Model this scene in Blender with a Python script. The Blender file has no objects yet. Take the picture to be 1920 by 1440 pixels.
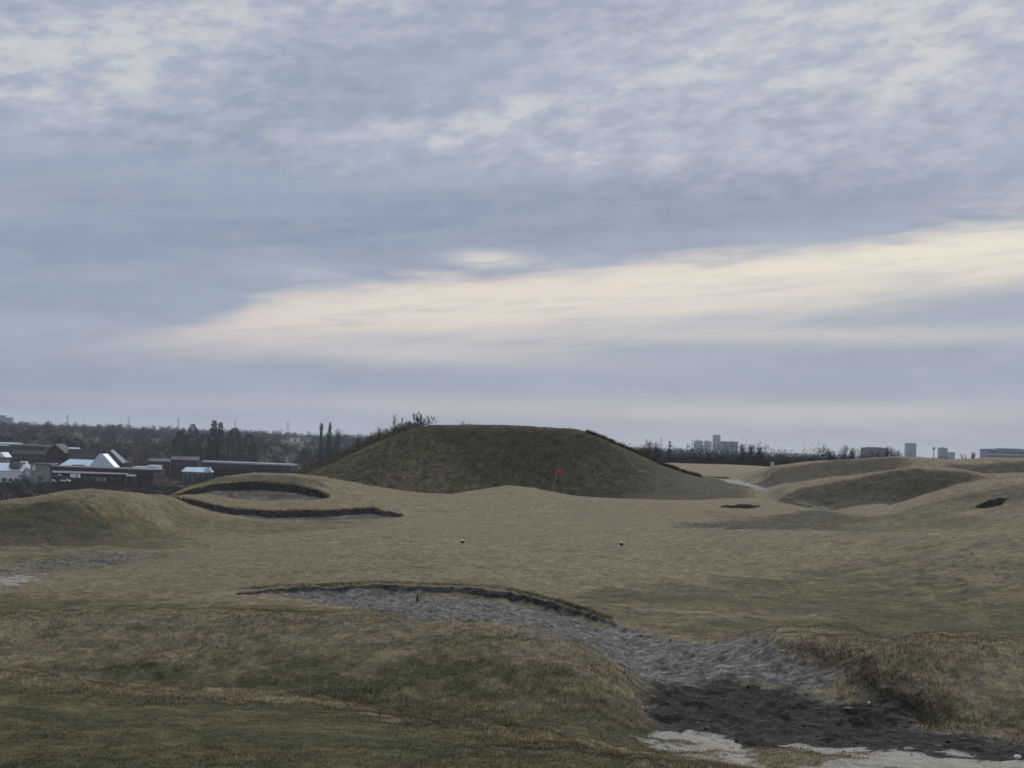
import bpy, math, random
import numpy as np
from mathutils import Matrix, Vector

random.seed(7)
rng = np.random.default_rng(11)
scn = bpy.context.scene

# ------------------------------------------------------------------ camera
F = 2637.0                       # focal length in pixels of a 1920 px wide frame
PITCH = math.atan(106.0 / F)
ROLL = math.atan(0.0375)
fwd = np.array([0, math.cos(PITCH), math.sin(PITCH)])
rt0 = np.array([1.0, 0, 0])
up0 = np.array([0, -math.sin(PITCH), math.cos(PITCH)])
RT = math.cos(ROLL) * rt0 + math.sin(ROLL) * up0
UP = -math.sin(ROLL) * rt0 + math.cos(ROLL) * up0
cam_data = bpy.data.cameras.new('camera')
cam_data.sensor_width = 36.0
cam_data.lens = F / 1920.0 * 36.0
cam_data.clip_start = 0.1
cam_data.clip_end = 40000
cam = bpy.data.objects.new('camera', cam_data)
scn.collection.objects.link(cam)
m = Matrix.Identity(4)
for i in range(3):
    m[i][0] = RT[i]; m[i][1] = UP[i]; m[i][2] = -fwd[i]
cam.matrix_world = m
scn.camera = cam
scn.render.resolution_x = 1024
scn.render.resolution_y = 768
scn.view_settings.view_transform = 'Standard'
scn.view_settings.look = 'None'
scn.view_settings.exposure = 0.0
scn.view_settings.gamma = 1.0
scn.cycles.filter_width = 1.7
scn.cycles.volume_step_rate = 4.0


def ray(px, row):
    """direction through a measured point of the survey photo, scaled so that Y = 1"""
    d = RT * ((px - 960) / F) + UP * ((720 - row) / F) + fwd
    return d / d[1]


def at(px, row, depth):
    return ray(px, row) * depth


def azel(px, row):
    d = ray(px, row)
    return math.atan2(d[0], d[1]), math.atan2(d[2], math.hypot(d[0], d[1]))


def srgb(r, g, b):
    f = lambda c: (c / 255 / 12.92) if c / 255 <= 0.04045 else ((c / 255 + 0.055) / 1.055) ** 2.4
    return (f(r), f(g), f(b), 1.0)


# ------------------------------------------------------------------ node helpers
class NT:
    def __init__(self, tree):
        self.t = tree
        self.n = tree.nodes
        self.l = tree.links

    def new(self, kind, **kw):
        n = self.n.new(kind)
        for k, v in kw.items():
            setattr(n, k, v)
        return n

    def put(self, sock, v):
        if hasattr(v, 'is_output') or isinstance(v, bpy.types.NodeSocket):
            self.l.new(v, sock)
        else:
            sock.default_value = v

    def math(self, op, a, b=0.0, c=None, clamp=False):
        n = self.new('ShaderNodeMath', operation=op, use_clamp=clamp)
        self.put(n.inputs[0], a)
        self.put(n.inputs[1], b)
        if c is not None:
            self.put(n.inputs[2], c)
        return n.outputs[0]

    def mix(self, f, a, b, blend='MIX'):
        n = self.new('ShaderNodeMix', data_type='RGBA', blend_type=blend)
        n.clamp_factor = True
        self.put(n.inputs[0], f)
        self.put(n.inputs[6], a)
        self.put(n.inputs[7], b)
        return n.outputs[2]

    def comb(self, x, y, z=0.0):
        n = self.new('ShaderNodeCombineXYZ')
        self.put(n.inputs[0], x); self.put(n.inputs[1], y); self.put(n.inputs[2], z)
        return n.outputs[0]

    def noise(self, vec, scale, detail=4.0, rough=0.55, dist=0.0, lac=2.0):
        n = self.new('ShaderNodeTexNoise')
        self.put(n.inputs['Vector'], vec)
        n.inputs['Scale'].default_value = scale
        n.inputs['Detail'].default_value = detail
        n.inputs['Roughness'].default_value = rough
        n.inputs['Distortion'].default_value = dist
        n.inputs['Lacunarity'].default_value = lac
        return n.outputs['Fac']

    def ss(self, v, lo, hi, a=0.0, b=1.0):
        n = self.new('ShaderNodeMapRange', interpolation_type='SMOOTHSTEP')
        self.put(n.inputs[0], v); self.put(n.inputs[1], lo); self.put(n.inputs[2], hi)
        n.inputs[3].default_value = a; n.inputs[4].default_value = b
        return n.outputs[0]

    def curve(self, v, pts):
        """piecewise curve y(x); both ranges given in real units"""
        xs = [p[0] for p in pts]; ys = [p[1] for p in pts]
        x0, x1, y0, y1 = min(xs), max(xs), min(ys) - 1e-4, max(ys) + 1e-4
        n = self.new('ShaderNodeFloatCurve')
        u = self.math('DIVIDE', self.math('SUBTRACT', v, x0), x1 - x0, clamp=True)
        self.put(n.inputs['Value'], u)
        c = n.mapping.curves[0]
        q = [((x - x0) / (x1 - x0), (y - y0) / (y1 - y0)) for x, y in sorted(pts)]
        c.points[0].location = q[0]; c.points[1].location = q[-1]
        for p in q[1:-1]:
            c.points.new(*p)
        n.mapping.update()
        return self.math('MULTIPLY_ADD', n.outputs[0], y1 - y0, y0)

    def gauss(self, az, el, px, row, sx, sy, slope=0.0):
        """soft elliptical patch around a direction; sx, sy in radians"""
        a0, e0 = azel(px, row)
        dx = self.math('SUBTRACT', az, a0)
        dy = self.math('SUBTRACT', self.math('SUBTRACT', el, e0), self.math('MULTIPLY', dx, slope))
        q = self.math('ADD', self.math('POWER', self.math('ABSOLUTE', self.math('DIVIDE', dx, sx)), 2.0),
                      self.math('POWER', self.math('ABSOLUTE', self.math('DIVIDE', dy, sy)), 2.0))
        return self.math('EXPONENT', self.math('MULTIPLY', q, -1.0))


# ------------------------------------------------------------------ sky and sun
SUN_EL = math.radians(23)
SUN_AZ = math.radians(12)         # clockwise from +Y (behind the big mound)
world = bpy.data.worlds.new('World')
scn.world = world
world.use_nodes = True
W = NT(world.node_tree)
W.n.clear()
out = W.new('ShaderNodeOutputWorld')
sky = W.new('ShaderNodeTexSky', sky_type='NISHITA')
sky.sun_disc = False
sky.sun_elevation = SUN_EL
sky.sun_rotation = SUN_AZ
bg_sky = W.new('ShaderNodeBackground')
W.l.new(sky.outputs[0], bg_sky.inputs[0])
bg_sky.inputs[1].default_value = 0.08
tc = W.new('ShaderNodeTexCoord')
sep = W.new('ShaderNodeSeparateXYZ')
W.l.new(tc.outputs['Generated'], sep.inputs[0])
X, Y, Z = sep.outputs
AZ = W.math('ARCTAN2', X, Y)
EL = W.math('ARCSINE', Z)
zc = W.math('ADD', W.math('MAXIMUM', Z, 0.0), 0.10)
P = W.comb(W.math('DIVIDE', X, zc), W.math('DIVIDE', Y, zc), 0.0)
# slightly sheared copy: the cloud rows run from lower left to upper right
PS = W.comb(W.math('ADD', W.math('DIVIDE', X, zc), W.math('MULTIPLY', W.math('DIVIDE', Y, zc), 0.25)),
            W.math('MULTIPLY', W.math('DIVIDE', Y, zc), 1.0), 3.1)
cell = W.noise(W.comb(W.math('ADD', W.math('MULTIPLY', AZ, 20.0), W.math('MULTIPLY', EL, -3.0)), W.math('SUBTRACT', W.math('MULTIPLY', EL, 46.0), W.math('MULTIPLY', AZ, 4.5)), 0.0), 1.7, 6.0, 0.62, 0.1)
fine = cell
mid = W.noise(PS, 3.2, 5.0, 0.6, 0.0)
big = W.noise(P, 1.1, 3.0, 0.5, 0.3)
streak = W.noise(W.comb(W.math('MULTIPLY', AZ, 3.0), W.math('MULTIPLY', W.math('SUBTRACT', EL, W.math('MULTIPLY', AZ, 0.10)), 26.0), 1.7), 1.6, 5.0, 0.55, 0.3)
edge = W.noise(W.comb(W.math('MULTIPLY', AZ, 5.0), W.math('MULTIPLY', EL, 30.0), 5.0), 2.5, 5.0, 0.6, 0.4)
micro = W.noise(W.comb(W.math('MULTIPLY', AZ, 30.0), W.math('MULTIPLY', EL, 55.0), 2.0), 1.2, 5.0, 0.6, 0.4)

# altocumulus brightness field of the upper sky
g = W.gauss
amt = W.math('MULTIPLY', g(W and AZ, EL, 120, 130, 0.13, 0.062, 0.15), 0.40)
for px, row, sx, sy, sl, w in [(800, 245, 0.15, 0.018, 0.20, 0.36), (1500, 190, 0.16, 0.040, 0.12, 0.20),
                               (1500, 20, 0.17, 0.030, 0.0, 0.24), (520, 20, 0.12, 0.03, 0.1, 0.25),
                               (1100, 110, 0.10, 0.030, 0.1, 0.15), (1800, 60, 0.08, 0.05, 0.0, 0.15),
                               (1150, 300, 0.10, 0.014, 0.0, 0.22),
                               (560, 210, 0.12, 0.022, 0.25, -0.22), (800, 120, 0.08, 0.025, 0.1, -0.18),
                               (240, 300, 0.10, 0.02, 0.1, -0.05)]:
    amt = W.math('ADD', amt, W.math('MULTIPLY', g(AZ, EL, px, row, sx, sy, sl), w))
e_lo = azel(960, 400)[1]; e_hi = azel(960, 250)[1]
upper = W.ss(EL, e_lo, e_hi)
tex = W.math('ADD', W.math('MULTIPLY', fine, 0.62), W.math('MULTIPLY', mid, 0.38))
f1 = W.math('ADD', tex, W.math('MULTIPLY', amt, 0.45))
soft = W.math('MULTIPLY', W.ss(f1, 0.44, 0.72), upper)
spot = W.math('MULTIPLY', W.ss(f1, 0.61, 0.82), upper)
C_blue = srgb(141, 153, 175)
C_dark = srgb(120, 137, 164)
C_lav = srgb(176, 183, 198)
C_spot = srgb(222, 220, 215)
col = W.mix(W.ss(big, 0.35, 0.65), C_blue, srgb(150, 164, 185))
# long dark slate belt above the bright wedge
belt = g(AZ, EL, 1250, 380, 0.24, 0.024, 0.06)
belt = W.math('ADD', belt, W.math('MULTIPLY', g(AZ, EL, 700, 450, 0.20, 0.02, 0.1), 0.5))
col = W.mix(W.math('MULTIPLY', belt, W.ss(streak, 0.2, 0.6)), col, C_dark)
col = W.mix(W.math('MULTIPLY', W.ss(streak, 0.42, 0.68), 0.4), col, srgb(166, 177, 195))
col = W.mix(soft, col, C_lav)
col = W.mix(W.math('MULTIPLY', spot, 0.85), col, C_spot)
col = W.mix(W.math('MULTIPLY', W.math('MULTIPLY', W.ss(cell, 0.42, 0.62), upper), 0.35), col, srgb(172, 180, 195))


def edge_curve(pts):
    q = [azel(px, row) for px, row in pts]
    return W.curve(AZ, q)


top_e = edge_curve([(-300, 668), (0, 658), (120, 648), (290, 626), (420, 585), (520, 545), (640, 528), (860, 512),
                    (1050, 495), (1250, 478), (1500, 458), (1700, 430), (1920, 405), (2200, 370)])
bot_e = edge_curve([(-300, 672), (0, 672), (300, 684), (600, 680), (960, 664), (1100, 646), (1250, 628), (1450, 608),
                    (1700, 583), (1920, 556), (2200, 520)])
feather = W.noise(W.comb(W.math('MULTIPLY', AZ, 9.0), W.math('MULTIPLY', W.math('SUBTRACT', EL, W.math('MULTIPLY', AZ, 0.12)), 90.0), 9.0), 1.5, 5.0, 0.62, 0.3)
wob = W.math('ADD', W.math('MULTIPLY', W.math('SUBTRACT', edge, 0.5), 0.022), W.math('MULTIPLY', W.math('SUBTRACT', feather, 0.5), 0.022))
wob2 = W.math('ADD', W.math('MULTIPLY', W.math('SUBTRACT', streak, 0.5), 0.045), W.math('MULTIPLY', W.math('SUBTRACT', feather, 0.5), 0.020))
up_m = W.math('SUBTRACT', W.math('ADD', top_e, wob), EL)          # >0 below the top edge
lo_m = W.math('SUBTRACT', EL, W.math('ADD', bot_e, wob2))         # >0 above the bottom edge
wedge = W.math('MULTIPLY', W.ss(up_m, -0.006, 0.015), W.ss(lo_m, -0.010, 0.036))
a0 = azel(0, 600)[0]; a1 = azel(700, 600)[0]
C_wedge = W.mix(W.ss(AZ, a0, a1), srgb(198, 190, 195), srgb(223, 212, 201))
C_wedge = W.mix(W.ss(AZ, azel(1000, 500)[0], azel(1900, 500)[0]), C_wedge, srgb(230, 221, 205))
C_wedge = W.mix(W.math('MULTIPLY', W.ss(feather, 0.48, 0.70), W.ss(EL, azel(960, 520)[1], azel(960, 640)[1], 0.25, 0.8)), C_wedge, srgb(188, 187, 196))
col = W.mix(W.math('MULTIPLY', wedge, W.ss(AZ, azel(-260, 600)[0], azel(260, 600)[0])), col, C_wedge)
for px, row, sx, sy, w in [(1350, 705, 0.24, 0.014, 0.9), (250, 725, 0.16, 0.012, 0.6), (850, 725, 0.15, 0.008, 0.45), (150, 560, 0.10, 0.02, 0.3)]:
    col = W.mix(W.math('MULTIPLY', g(AZ, EL, px, row, sx, sy, 0.0), w), col, srgb(137, 155, 179))
# detached bright wisps above the wedge
w1 = W.math('MULTIPLY', g(AZ, EL, 915, 487, 0.026, 0.0060, 0.0), W.ss(edge, 0.25, 0.55))
w2 = W.math('MULTIPLY', g(AZ, EL, 680, 512, 0.055, 0.0045, 0.0), W.ss(edge, 0.3, 0.6))
w3 = W.math('MULTIPLY', g(AZ, EL, 1860, 392, 0.045, 0.010, 0.1), W.ss(edge, 0.3, 0.6))
col = W.mix(W.math('MULTIPLY', w1, 0.9), col, srgb(222, 214, 208))
col = W.mix(W.math('MULTIPLY', w2, 0.55), col, srgb(205, 203, 206))
col = W.mix(W.math('MULTIPLY', w3, 0.6), col, srgb(214, 208, 206))
# second, duller cream streak below the wedge on the right and a grey bar between them
s2 = W.math('MULTIPLY', g(AZ, EL, 1500, 628, 0.17, 0.0065, 0.02), W.ss(edge, 0.2, 0.55))
s3 = W.math('MULTIPLY', g(AZ, EL, 700, 655, 0.16, 0.0090, -0.02), W.ss(edge, 0.1, 0.5))
s4 = g(AZ, EL, 1880, 575, 0.10, 0.012, 0.02)
col = W.mix(W.math('MULTIPLY', s4, 0.8), col, srgb(152, 163, 182))
col = W.mix(W.math('MULTIPLY', s2, 0.60), col, srgb(205, 199, 196))
col = W.mix(W.math('MULTIPLY', s3, 0.60), col, srgb(205, 196, 198))
# paler, pinkish air low over the horizon
low1 = g(AZ, EL, 1150, 768, 0.35, 0.008, 0.02)
col = W.mix(W.math('MULTIPLY', low1, W.ss(streak, 0.15, 0.6, 0.35, 0.95)), col, srgb(176, 178, 191))
low2 = W.ss(EL, azel(960, 830)[1], azel(960, 790)[1], 1.0, 0.0)
col = W.mix(W.math('MULTIPLY', low2, 0.8), col, srgb(170, 182, 196))
col = W.mix(W.math('MULTIPLY', W.ss(micro, 0.35, 0.7), 0.10), col, srgb(190, 195, 206))
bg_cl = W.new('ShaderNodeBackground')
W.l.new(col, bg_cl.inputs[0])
# an overcast sky is brighter overhead than near the horizon
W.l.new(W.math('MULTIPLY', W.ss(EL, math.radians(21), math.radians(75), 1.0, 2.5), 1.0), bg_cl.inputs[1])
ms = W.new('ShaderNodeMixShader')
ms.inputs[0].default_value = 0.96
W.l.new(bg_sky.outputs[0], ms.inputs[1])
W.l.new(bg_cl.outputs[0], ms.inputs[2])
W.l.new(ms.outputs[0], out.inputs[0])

sun_d = bpy.data.lights.new('sun', 'SUN')
sun_d.energy = 1.5
sun_d.angle = math.radians(13)
sun_d.color = (1.0, 0.93, 0.84)
sun = bpy.data.objects.new('sun', sun_d)
scn.collection.objects.link(sun)
sd = Vector((math.sin(SUN_AZ) * math.cos(SUN_EL), math.cos(SUN_AZ) * math.cos(SUN_EL), math.sin(SUN_EL)))
sun.rotation_euler = sd.to_track_quat('Z', 'Y').to_euler()


# ------------------------------------------------------------------ object helpers
def tag(o, label=None, cat=None, group=None, kind=None):
    if label: o['label'] = label
    if cat: o['category'] = cat
    if group: o['group'] = group
    if kind: o['kind'] = kind
    return o


def empty(name, loc, rz=0.0):
    o = bpy.data.objects.new(name, None)
    o.empty_display_size = 0.5
    o.location = loc
    o.rotation_euler = (0, 0, rz)
    scn.collection.objects.link(o)
    return o


def mesh_obj(name, verts, faces, mat, parent=None, smooth=False, attrs=None):
    me = bpy.data.meshes.new(name)
    verts = np.asarray(verts, dtype=np.float32)
    if isinstance(faces, np.ndarray):
        k = faces.shape[1]
        me.vertices.add(len(verts)); me.vertices.foreach_set('co', verts.ravel())
        me.loops.add(faces.size); me.loops.foreach_set('vertex_index', faces.astype(np.int32).ravel())
        me.polygons.add(len(faces))
        me.polygons.foreach_set('loop_start', np.arange(0, faces.size, k, dtype=np.int32))
        me.update(calc_edges=True)
        me.validate()
    else:
        me.from_pydata([tuple(map(float, v)) for v in verts], [], [tuple(f) for f in faces])
        me.update()
    if smooth:
        me.polygons.foreach_set('use_smooth', np.ones(len(me.polygons), dtype=bool))
    if attrs:
        for an, arr in attrs.items():
            a = me.attributes.new(an, 'FLOAT_COLOR', 'POINT')
            a.data.foreach_set('color', np.asarray(arr, dtype=np.float32).ravel())
    me.materials.append(mat)
    o = bpy.data.objects.new(name, me)
    scn.collection.objects.link(o)
    if parent is not None:
        o.parent = parent
    return o


class MB:
    """collects simple solids; build() links them as one mesh"""
    def __init__(self):
        self.v = []; self.f = []

    def add(self, vs, fs):
        n = len(self.v)
        self.v += [tuple(v) for v in vs]
        self.f += [tuple(i + n for i in f) for f in fs]
        return self

    def box(self, x0, x1, y0, y1, z0, z1):
        return self.add([(x0, y0, z0), (x1, y0, z0), (x1, y1, z0), (x0, y1, z0),
                         (x0, y0, z1), (x1, y0, z1), (x1, y1, z1), (x0, y1, z1)],
                        [(0, 3, 2, 1), (4, 5, 6, 7), (0, 1, 5, 4), (1, 2, 6, 5), (2, 3, 7, 6), (3, 0, 4, 7)])

    def prism(self, pts, y0, y1):
        """profile of (x, z) points extruded along y"""
        n = len(pts)
        vs = [(x, y0, z) for x, z in pts] + [(x, y1, z) for x, z in pts]
        fs = [tuple(range(n)), tuple(range(2 * n - 1, n - 1, -1))]
        fs += [(i, i + n, (i + 1) % n + n, (i + 1) % n) for i in range(n)]
        return self.add(vs, fs)

    def gable_x(self, x0, x1, y0, y1, z0, zr, th=0.25, over=0.4):
        """gable roof slab pair with the ridge running along x"""
        ym = (y0 + y1) / 2
        for (ya, yb) in ((y0 - over, ym), (y1 + over, ym)):
            vs = []
            for x in (x0 - over, x1 + over):
                vs += [(x, ya, z0), (x, yb, zr), (x, yb, zr + th), (x, ya, z0 + th)]
            self.add(vs, [(0, 1, 2, 3), (7, 6, 5, 4), (0, 4, 5, 1), (1, 5, 6, 2), (2, 6, 7, 3), (3, 7, 4, 0)])
        return self

    def bar(self, a, b, r0, r1=None, n=5):
        r1 = r0 if r1 is None else r1
        a = Vector(a); b = Vector(b)
        d = (b - a).normalized()
        u = d.orthogonal().normalized(); w = d.cross(u)
        vs = []
        for p, r in ((a, r0), (b, r1)):
            for i in range(n):
                t = 2 * math.pi * i / n
                vs.append(tuple(p + u * (math.cos(t) * r) + w * (math.sin(t) * r)))
        fs = [(i, (i + 1) % n, (i + 1) % n + n, i + n) for i in range(n)]
        fs += [tuple(range(n - 1, -1, -1)), tuple(range(n, 2 * n))]
        return self.add(vs, fs)

    def lathe(self, prof, n=12):
        vs = []
        for r, z in prof:
            for i in range(n):
                t = 2 * math.pi * i / n
                vs.append((r * math.cos(t), r * math.sin(t), z))
        fs = []
        for j in range(len(prof) - 1):
            for i in range(n):
                fs.append((j * n + i, j * n + (i + 1) % n, (j + 1) * n + (i + 1) % n, (j + 1) * n + i))
        fs.append(tuple(range(n - 1, -1, -1)))
        fs.append(tuple((len(prof) - 1) * n + i for i in range(n)))
        return self.add(vs, fs)

    def build(self, name, mat, parent=None, smooth=False):
        return mesh_obj(name, self.v, self.f, mat, parent, smooth)


def material(name, base, base2=None, scale=1.0, rough=0.9, bump=0.0, spec=0.2, detail=4.0):
    mt = bpy.data.materials.new(name)
    mt.use_nodes = True
    T = NT(mt.node_tree)
    b = T.n['Principled BSDF']
    b.inputs['Roughness'].default_value = rough
    b.inputs['Specular IOR Level'].default_value = spec
    c = T.new('ShaderNodeTexCoord').outputs['Object']
    nz = T.noise(c, scale, detail, 0.6)
    T.l.new(T.mix(T.ss(nz, 0.35, 0.65), base, base2 or tuple(x * 0.75 for x in base[:3]) + (1,)), b.inputs['Base Color'])
    if bump:
        bp = T.new('ShaderNodeBump')
        bp.inputs['Strength'].default_value = bump
        T.l.new(nz, bp.inputs['Height'])
        T.l.new(bp.outputs[0], b.inputs['Normal'])
    return mt


# ------------------------------------------------------------------ the lie of the land
# Survey lines from near to far: (bearing column, sight row, distance) or (column, None, distance, height)
LINES = [
 [(-200,1440,8.5),(1100,1440,8.5),(1300,1440,9.5),(1500,1440,10.5),(2120,1440,10.5)],
 [(-200,1245,14.5),(0,1262,14),(200,1283,13.5),(400,1300,13),(600,1322,12.5),(800,1350,12),(960,1375,11.5),(1100,1400,11.1),(1240,1424,11),(1400,1418,12),(1600,1405,12.6),(1920,1395,13.2),(2120,1390,13.5)],
 [(-200,1241,16.5),(0,1259,16),(200,1279,15.5),(400,1295,15),(600,1316,14.3),(800,1343,13.8),(960,1367,13.3),(1100,1391,13.0),(1240,1400,13.5),(1400,1375,14.3),(1600,1355,15),(1920,1350,15.5),(2120,1350,15.5)],
 [(-200,1168,19.0),(0,1166,18.6),(200,1165,18.3),(400,1164,18.0),(700,1165,17.6),(900,1172,17.2),(1000,1185,16.8),(1080,1210,16.3),(1150,1245,16.1),(1210,1296,16.0),(1300,1292,16.8),(1400,1286,17.2),(1500,1284,17.4),(1560,1270,17.4),(1630,1232,17.3),(1700,1209,17.3),(1750,1206,17.4),(1920,1215,17.4),(2120,1222,17.4)],
 [(-200,1163,25),(0,1159,25),(400,1156,24.5),(700,1157,24),(900,1163,23.5),(1000,1174,22),(1080,1196,21),(1150,1222,20.5),(1210,1250,20),(1300,1235,21),(1400,1208,20.8),(1460,1193,20),(1600,1196,19.8),(1700,1201,21.5),(1750,1199,24),(1920,1207,25),(2120,1213,25)],
 [(-200,1132,32),(0,1132,32),(300,1126,32),(450,1117,33),(550,1114,34),(700,1112,35),(850,1119,34.5),(950,1128,34),(1050,1150,32),(1150,1181,29),(1210,1196,27.5),(1300,1194,27.5),(1460,1178,30),(1600,1176,30),(1920,1187,30),(2120,1192,30)],
 [(-200,1118,33),(0,1120,33),(300,1116,33),(420,1112,33.4),(550,1101,34.5),(700,1095,35.5),(850,1100,35),(950,1108,34.5),(1050,1130,32.4),(1150,1168,29.5),(1210,1188,28.3),(1300,1186,28.3),(1460,1171,31),(1600,1167,31),(1920,1177,31),(2120,1182,31)],
 [(-200,1092,38),(0,1096,37),(100,1098,38),(200,1076,42),(300,1057,46),(400,1033,52),(500,1012,58),(600,997,64),(700,988,69),(850,984,71),(1000,986,70),(1150,990,68),(1260,995,62),(1400,1001,55),(1600,1007,48),(1750,1001,44.5),(1920,993,42),(2120,985,42)],
 [(-200,1062,43),(0,1070,43),(100,1075,44),(200,1063,48),(300,1049,52),(400,1029,60),(500,1009,67),(600,994,73),(700,985.5,77),(850,981.5,79),(1000,983,79),(1150,986,78),(1260,991,75),(1400,996,72),(1500,998,70),(1600,1001,67),(1750,996,63),(1920,989,62),(2120,981,62)],
 [(-200,1022,58),(0,1022,57),(100,1020,58),(200,1010,62),(300,1000,68),(400,985,76),(500,975,83),(600,971,86),(700,968,88),(850,965,92),(1000,962,94),(1150,965,92),(1260,972,88),(1400,978,88),(1500,983,85),(1600,987,82),(1750,986,78),(1920,978,74),(2120,970,74)],
 [(-200,950,67),(0,943,67),(60,935,67.5),(110,924,68),(170,918,69),(230,924,71),(300,938,78),(350,945,86),(430,947,91),(500,946,93),(600,942,94),(700,940,97),(850,942,104),(1000,938,108),(1150,944,104),(1260,948,100),(1340,954,104),(1400,956,103),(1500,966,98),(1600,973,94),(1750,955,89),(1920,930,87),(2120,920,87)],
 [(-200,None,88,-8),(0,None,90,-8),(170,None,92,-7.5),(230,None,95,-6.6),(290,941,98),(320,930,99),(350,915,101),(420,892,104),(480,885.5,105),(550,887,106),(600,893,107),(650,903,109),(700,914,112),(750,922,116),(800,927,119),(850,928,122),(900,920,124),(950,911,125),(1000,915,126),(1036,922,127),(1100,933,127),(1180,938,126),(1250,939,122),(1320,938,119),(1400,934,118),(1450,938,117),(1490,947,113),(1560,962,106),(1600,965,102),(1650,955,99),(1700,940,98),(1760,920,98),(1800,907,98),(1870,896,98),(1920,893,98),(2120,885,98)],
 [(-200,None,120,-12),(0,None,120,-12),(290,None,125,-10),(420,None,122,-7.5),(600,None,125,-6.5),(750,None,132,-6.2),(950,None,136,-6.2),(1100,None,136,-6.2),(1250,None,132,-5.7),(1400,None,128,-5.2),(1490,953,121),(1560,957,119),(1600,948,120),(1650,943,119),(1700,None,118,-4.4),(1760,None,118,-4.2),(1920,None,118,-3.5),(2120,None,118,-3.3)],
 [(-200,None,150,-17),(290,None,150,-15),(420,None,150,-12),(560,None,150,-9),(600,None,152,-7.6),(700,None,154,-6.9),(950,None,155,-6.7),(1100,None,155,-6.5),(1200,None,153,-6.0),(1300,922,150),(1400,922,148),(1440,925,144),(1470,910,136),(1550,897,133),(1650,885,131),(1720,874,131),(1800,879,131),(1850,889,131),(1920,887,131),(2120,880,131)],
 [(-200,None,200,-22),(290,None,190,-20),(420,None,185,-17),(540,898,176),(580,884,173),(640,861,170),(700,832,169),(750,812,169),(780,803,169),(805,797.5,169),(850,797,169),(900,797,169),(1000,801,169),(1075,805,169),(1100,811,169),(1130,822,169),(1180,845,170),(1240,872,172),(1290,889,175),(1340,898,183),(1400,906,178),(1440,912,168),(1470,None,160,-3.8),(1550,None,160,-3.4),(1720,None,160,-3.2),(1920,None,160,-3.2),(2120,None,160,-3.2)],
 [(-200,None,300,-25),(290,None,280,-24),(420,None,260,-22),(540,None,208,-14),(640,None,200,-5),(700,None,192,-1.5),(800,None,190,1.3),(1000,None,190,1.3),(1075,None,190,0.9),(1180,None,188,-2.2),(1240,None,190,-3.6),(1290,890,200),(1340,894,212),(1380,894,208),(1410,887,196),(1450,874,186),(1520,864,182),(1600,859.5,180),(1680,854,180),(1730,856,180),(1800,862,180),(1850,859,180),(1920,861,180),(2120,858,180)],
 [(-200,None,400,-26.5),(540,None,330,-24),(640,None,260,-15),(800,None,240,-8),(1075,None,240,-6),(1180,None,240,-5),(1290,887,250),(1340,886,255),(1400,884,250),(1450,None,250,-4.3),(1600,None,250,-4),(1920,None,250,-3),(2120,None,250,-3)],
 [(-200,None,520,-28),(640,None,450,-25),(900,None,440,-20),(1100,None,430,-10),(1200,867,420),(1300,870,420),(1400,873,420),(1450,876,420),(1550,None,420,-5),(1920,None,420,-5),(2120,None,420,-5)],
 [(-200,None,650,-28.5),(640,None,650,-27),(900,None,620,-22),(1100,None,600,-14),(1200,None,560,-10),(2120,None,560,-9)],
 [(-200,None,800,-26.5),(640,None,800,-26),(1000,None,800,-17),(1200,None,800,-12),(2120,None,800,-10)],
 [(-200,None,1100,-19.5),(640,None,1100,-20),(1000,None,1100,-16),(1200,None,1100,-13),(2120,None,1100,-11)],
 [(-200,None,1700,-13),(2120,None,1700,-12.5)],
 [(-200,None,3000,-9),(2120,None,3000,-11)],
 [(-200,None,8200,-11),(2120,None,8200,-11)],
]
AG = np.linspace(-0.52, 0.52, 1041)
LY, LZ = [], []
ker = np.exp(-0.5 * (np.arange(-8, 9) / 2.6) ** 2); ker /= ker.sum()
for L in LINES:
    pts = []
    for p in L:
        if p[1] is None:
            pts.append(((p[0] - 960) / F, p[2], p[3]))
        else:
            q = at(p[0], p[1], p[2])
            pts.append((q[0] / q[1], q[1], q[2]))
    pts = np.array(pts)
    y = np.interp(AG, pts[:, 0], pts[:, 1]); z = np.interp(AG, pts[:, 0], pts[:, 2])
    y = np.convolve(np.pad(y, 8, 'edge'), ker, 'valid'); z = np.convolve(np.pad(z, 8, 'edge'), ker, 'valid')
    LY.append(y); LZ.append(z)
one = np.ones_like(AG)
LY = [-400 * one, 0 * one, 3.5 * one] + LY
LZ = [-1.66 * one, -1.66 * one, -1.66 * one] + LZ
LY = np.array(LY); LZ = np.array(LZ)
for k in range(4, len(LY)):
    LY[k] = np.maximum(LY[k], LY[k - 1] * 1.006 + 0.1)
# monotone cubic slopes per column
hh = np.diff(LY, axis=0); dd = np.diff(LZ, axis=0) / hh
MM = np.zeros_like(LZ)
w1_ = 2 * hh[1:] + hh[:-1]; w2_ = hh[1:] + 2 * hh[:-1]
same = dd[:-1] * dd[1:] > 0
with np.errstate(divide='ignore', invalid='ignore'):
    hm = (w1_ + w2_) / (w1_ / dd[:-1] + w2_ / dd[1:])
MM[1:-1] = np.where(same, hm, 0)


def vnoise(x, y, seed=0):
    xi = np.floor(x).astype(np.int64); yi = np.floor(y).astype(np.int64)
    fx = x - xi; fy = y - yi
    fx = fx * fx * (3 - 2 * fx); fy = fy * fy * (3 - 2 * fy)

    def h(a, b):
        n = (a * 374761393 + b * 668265263 + seed * 1442695041) & 0x7fffffff
        n = ((n ^ (n >> 13)) * 1274126177) & 0x7fffffff
        return ((n ^ (n >> 16)) & 0xffff) / 65535.0
    return (h(xi, yi) * (1 - fx) + h(xi + 1, yi) * fx) * (1 - fy) + (h(xi, yi + 1) * (1 - fx) + h(xi + 1, yi + 1) * fx) * fy


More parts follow.
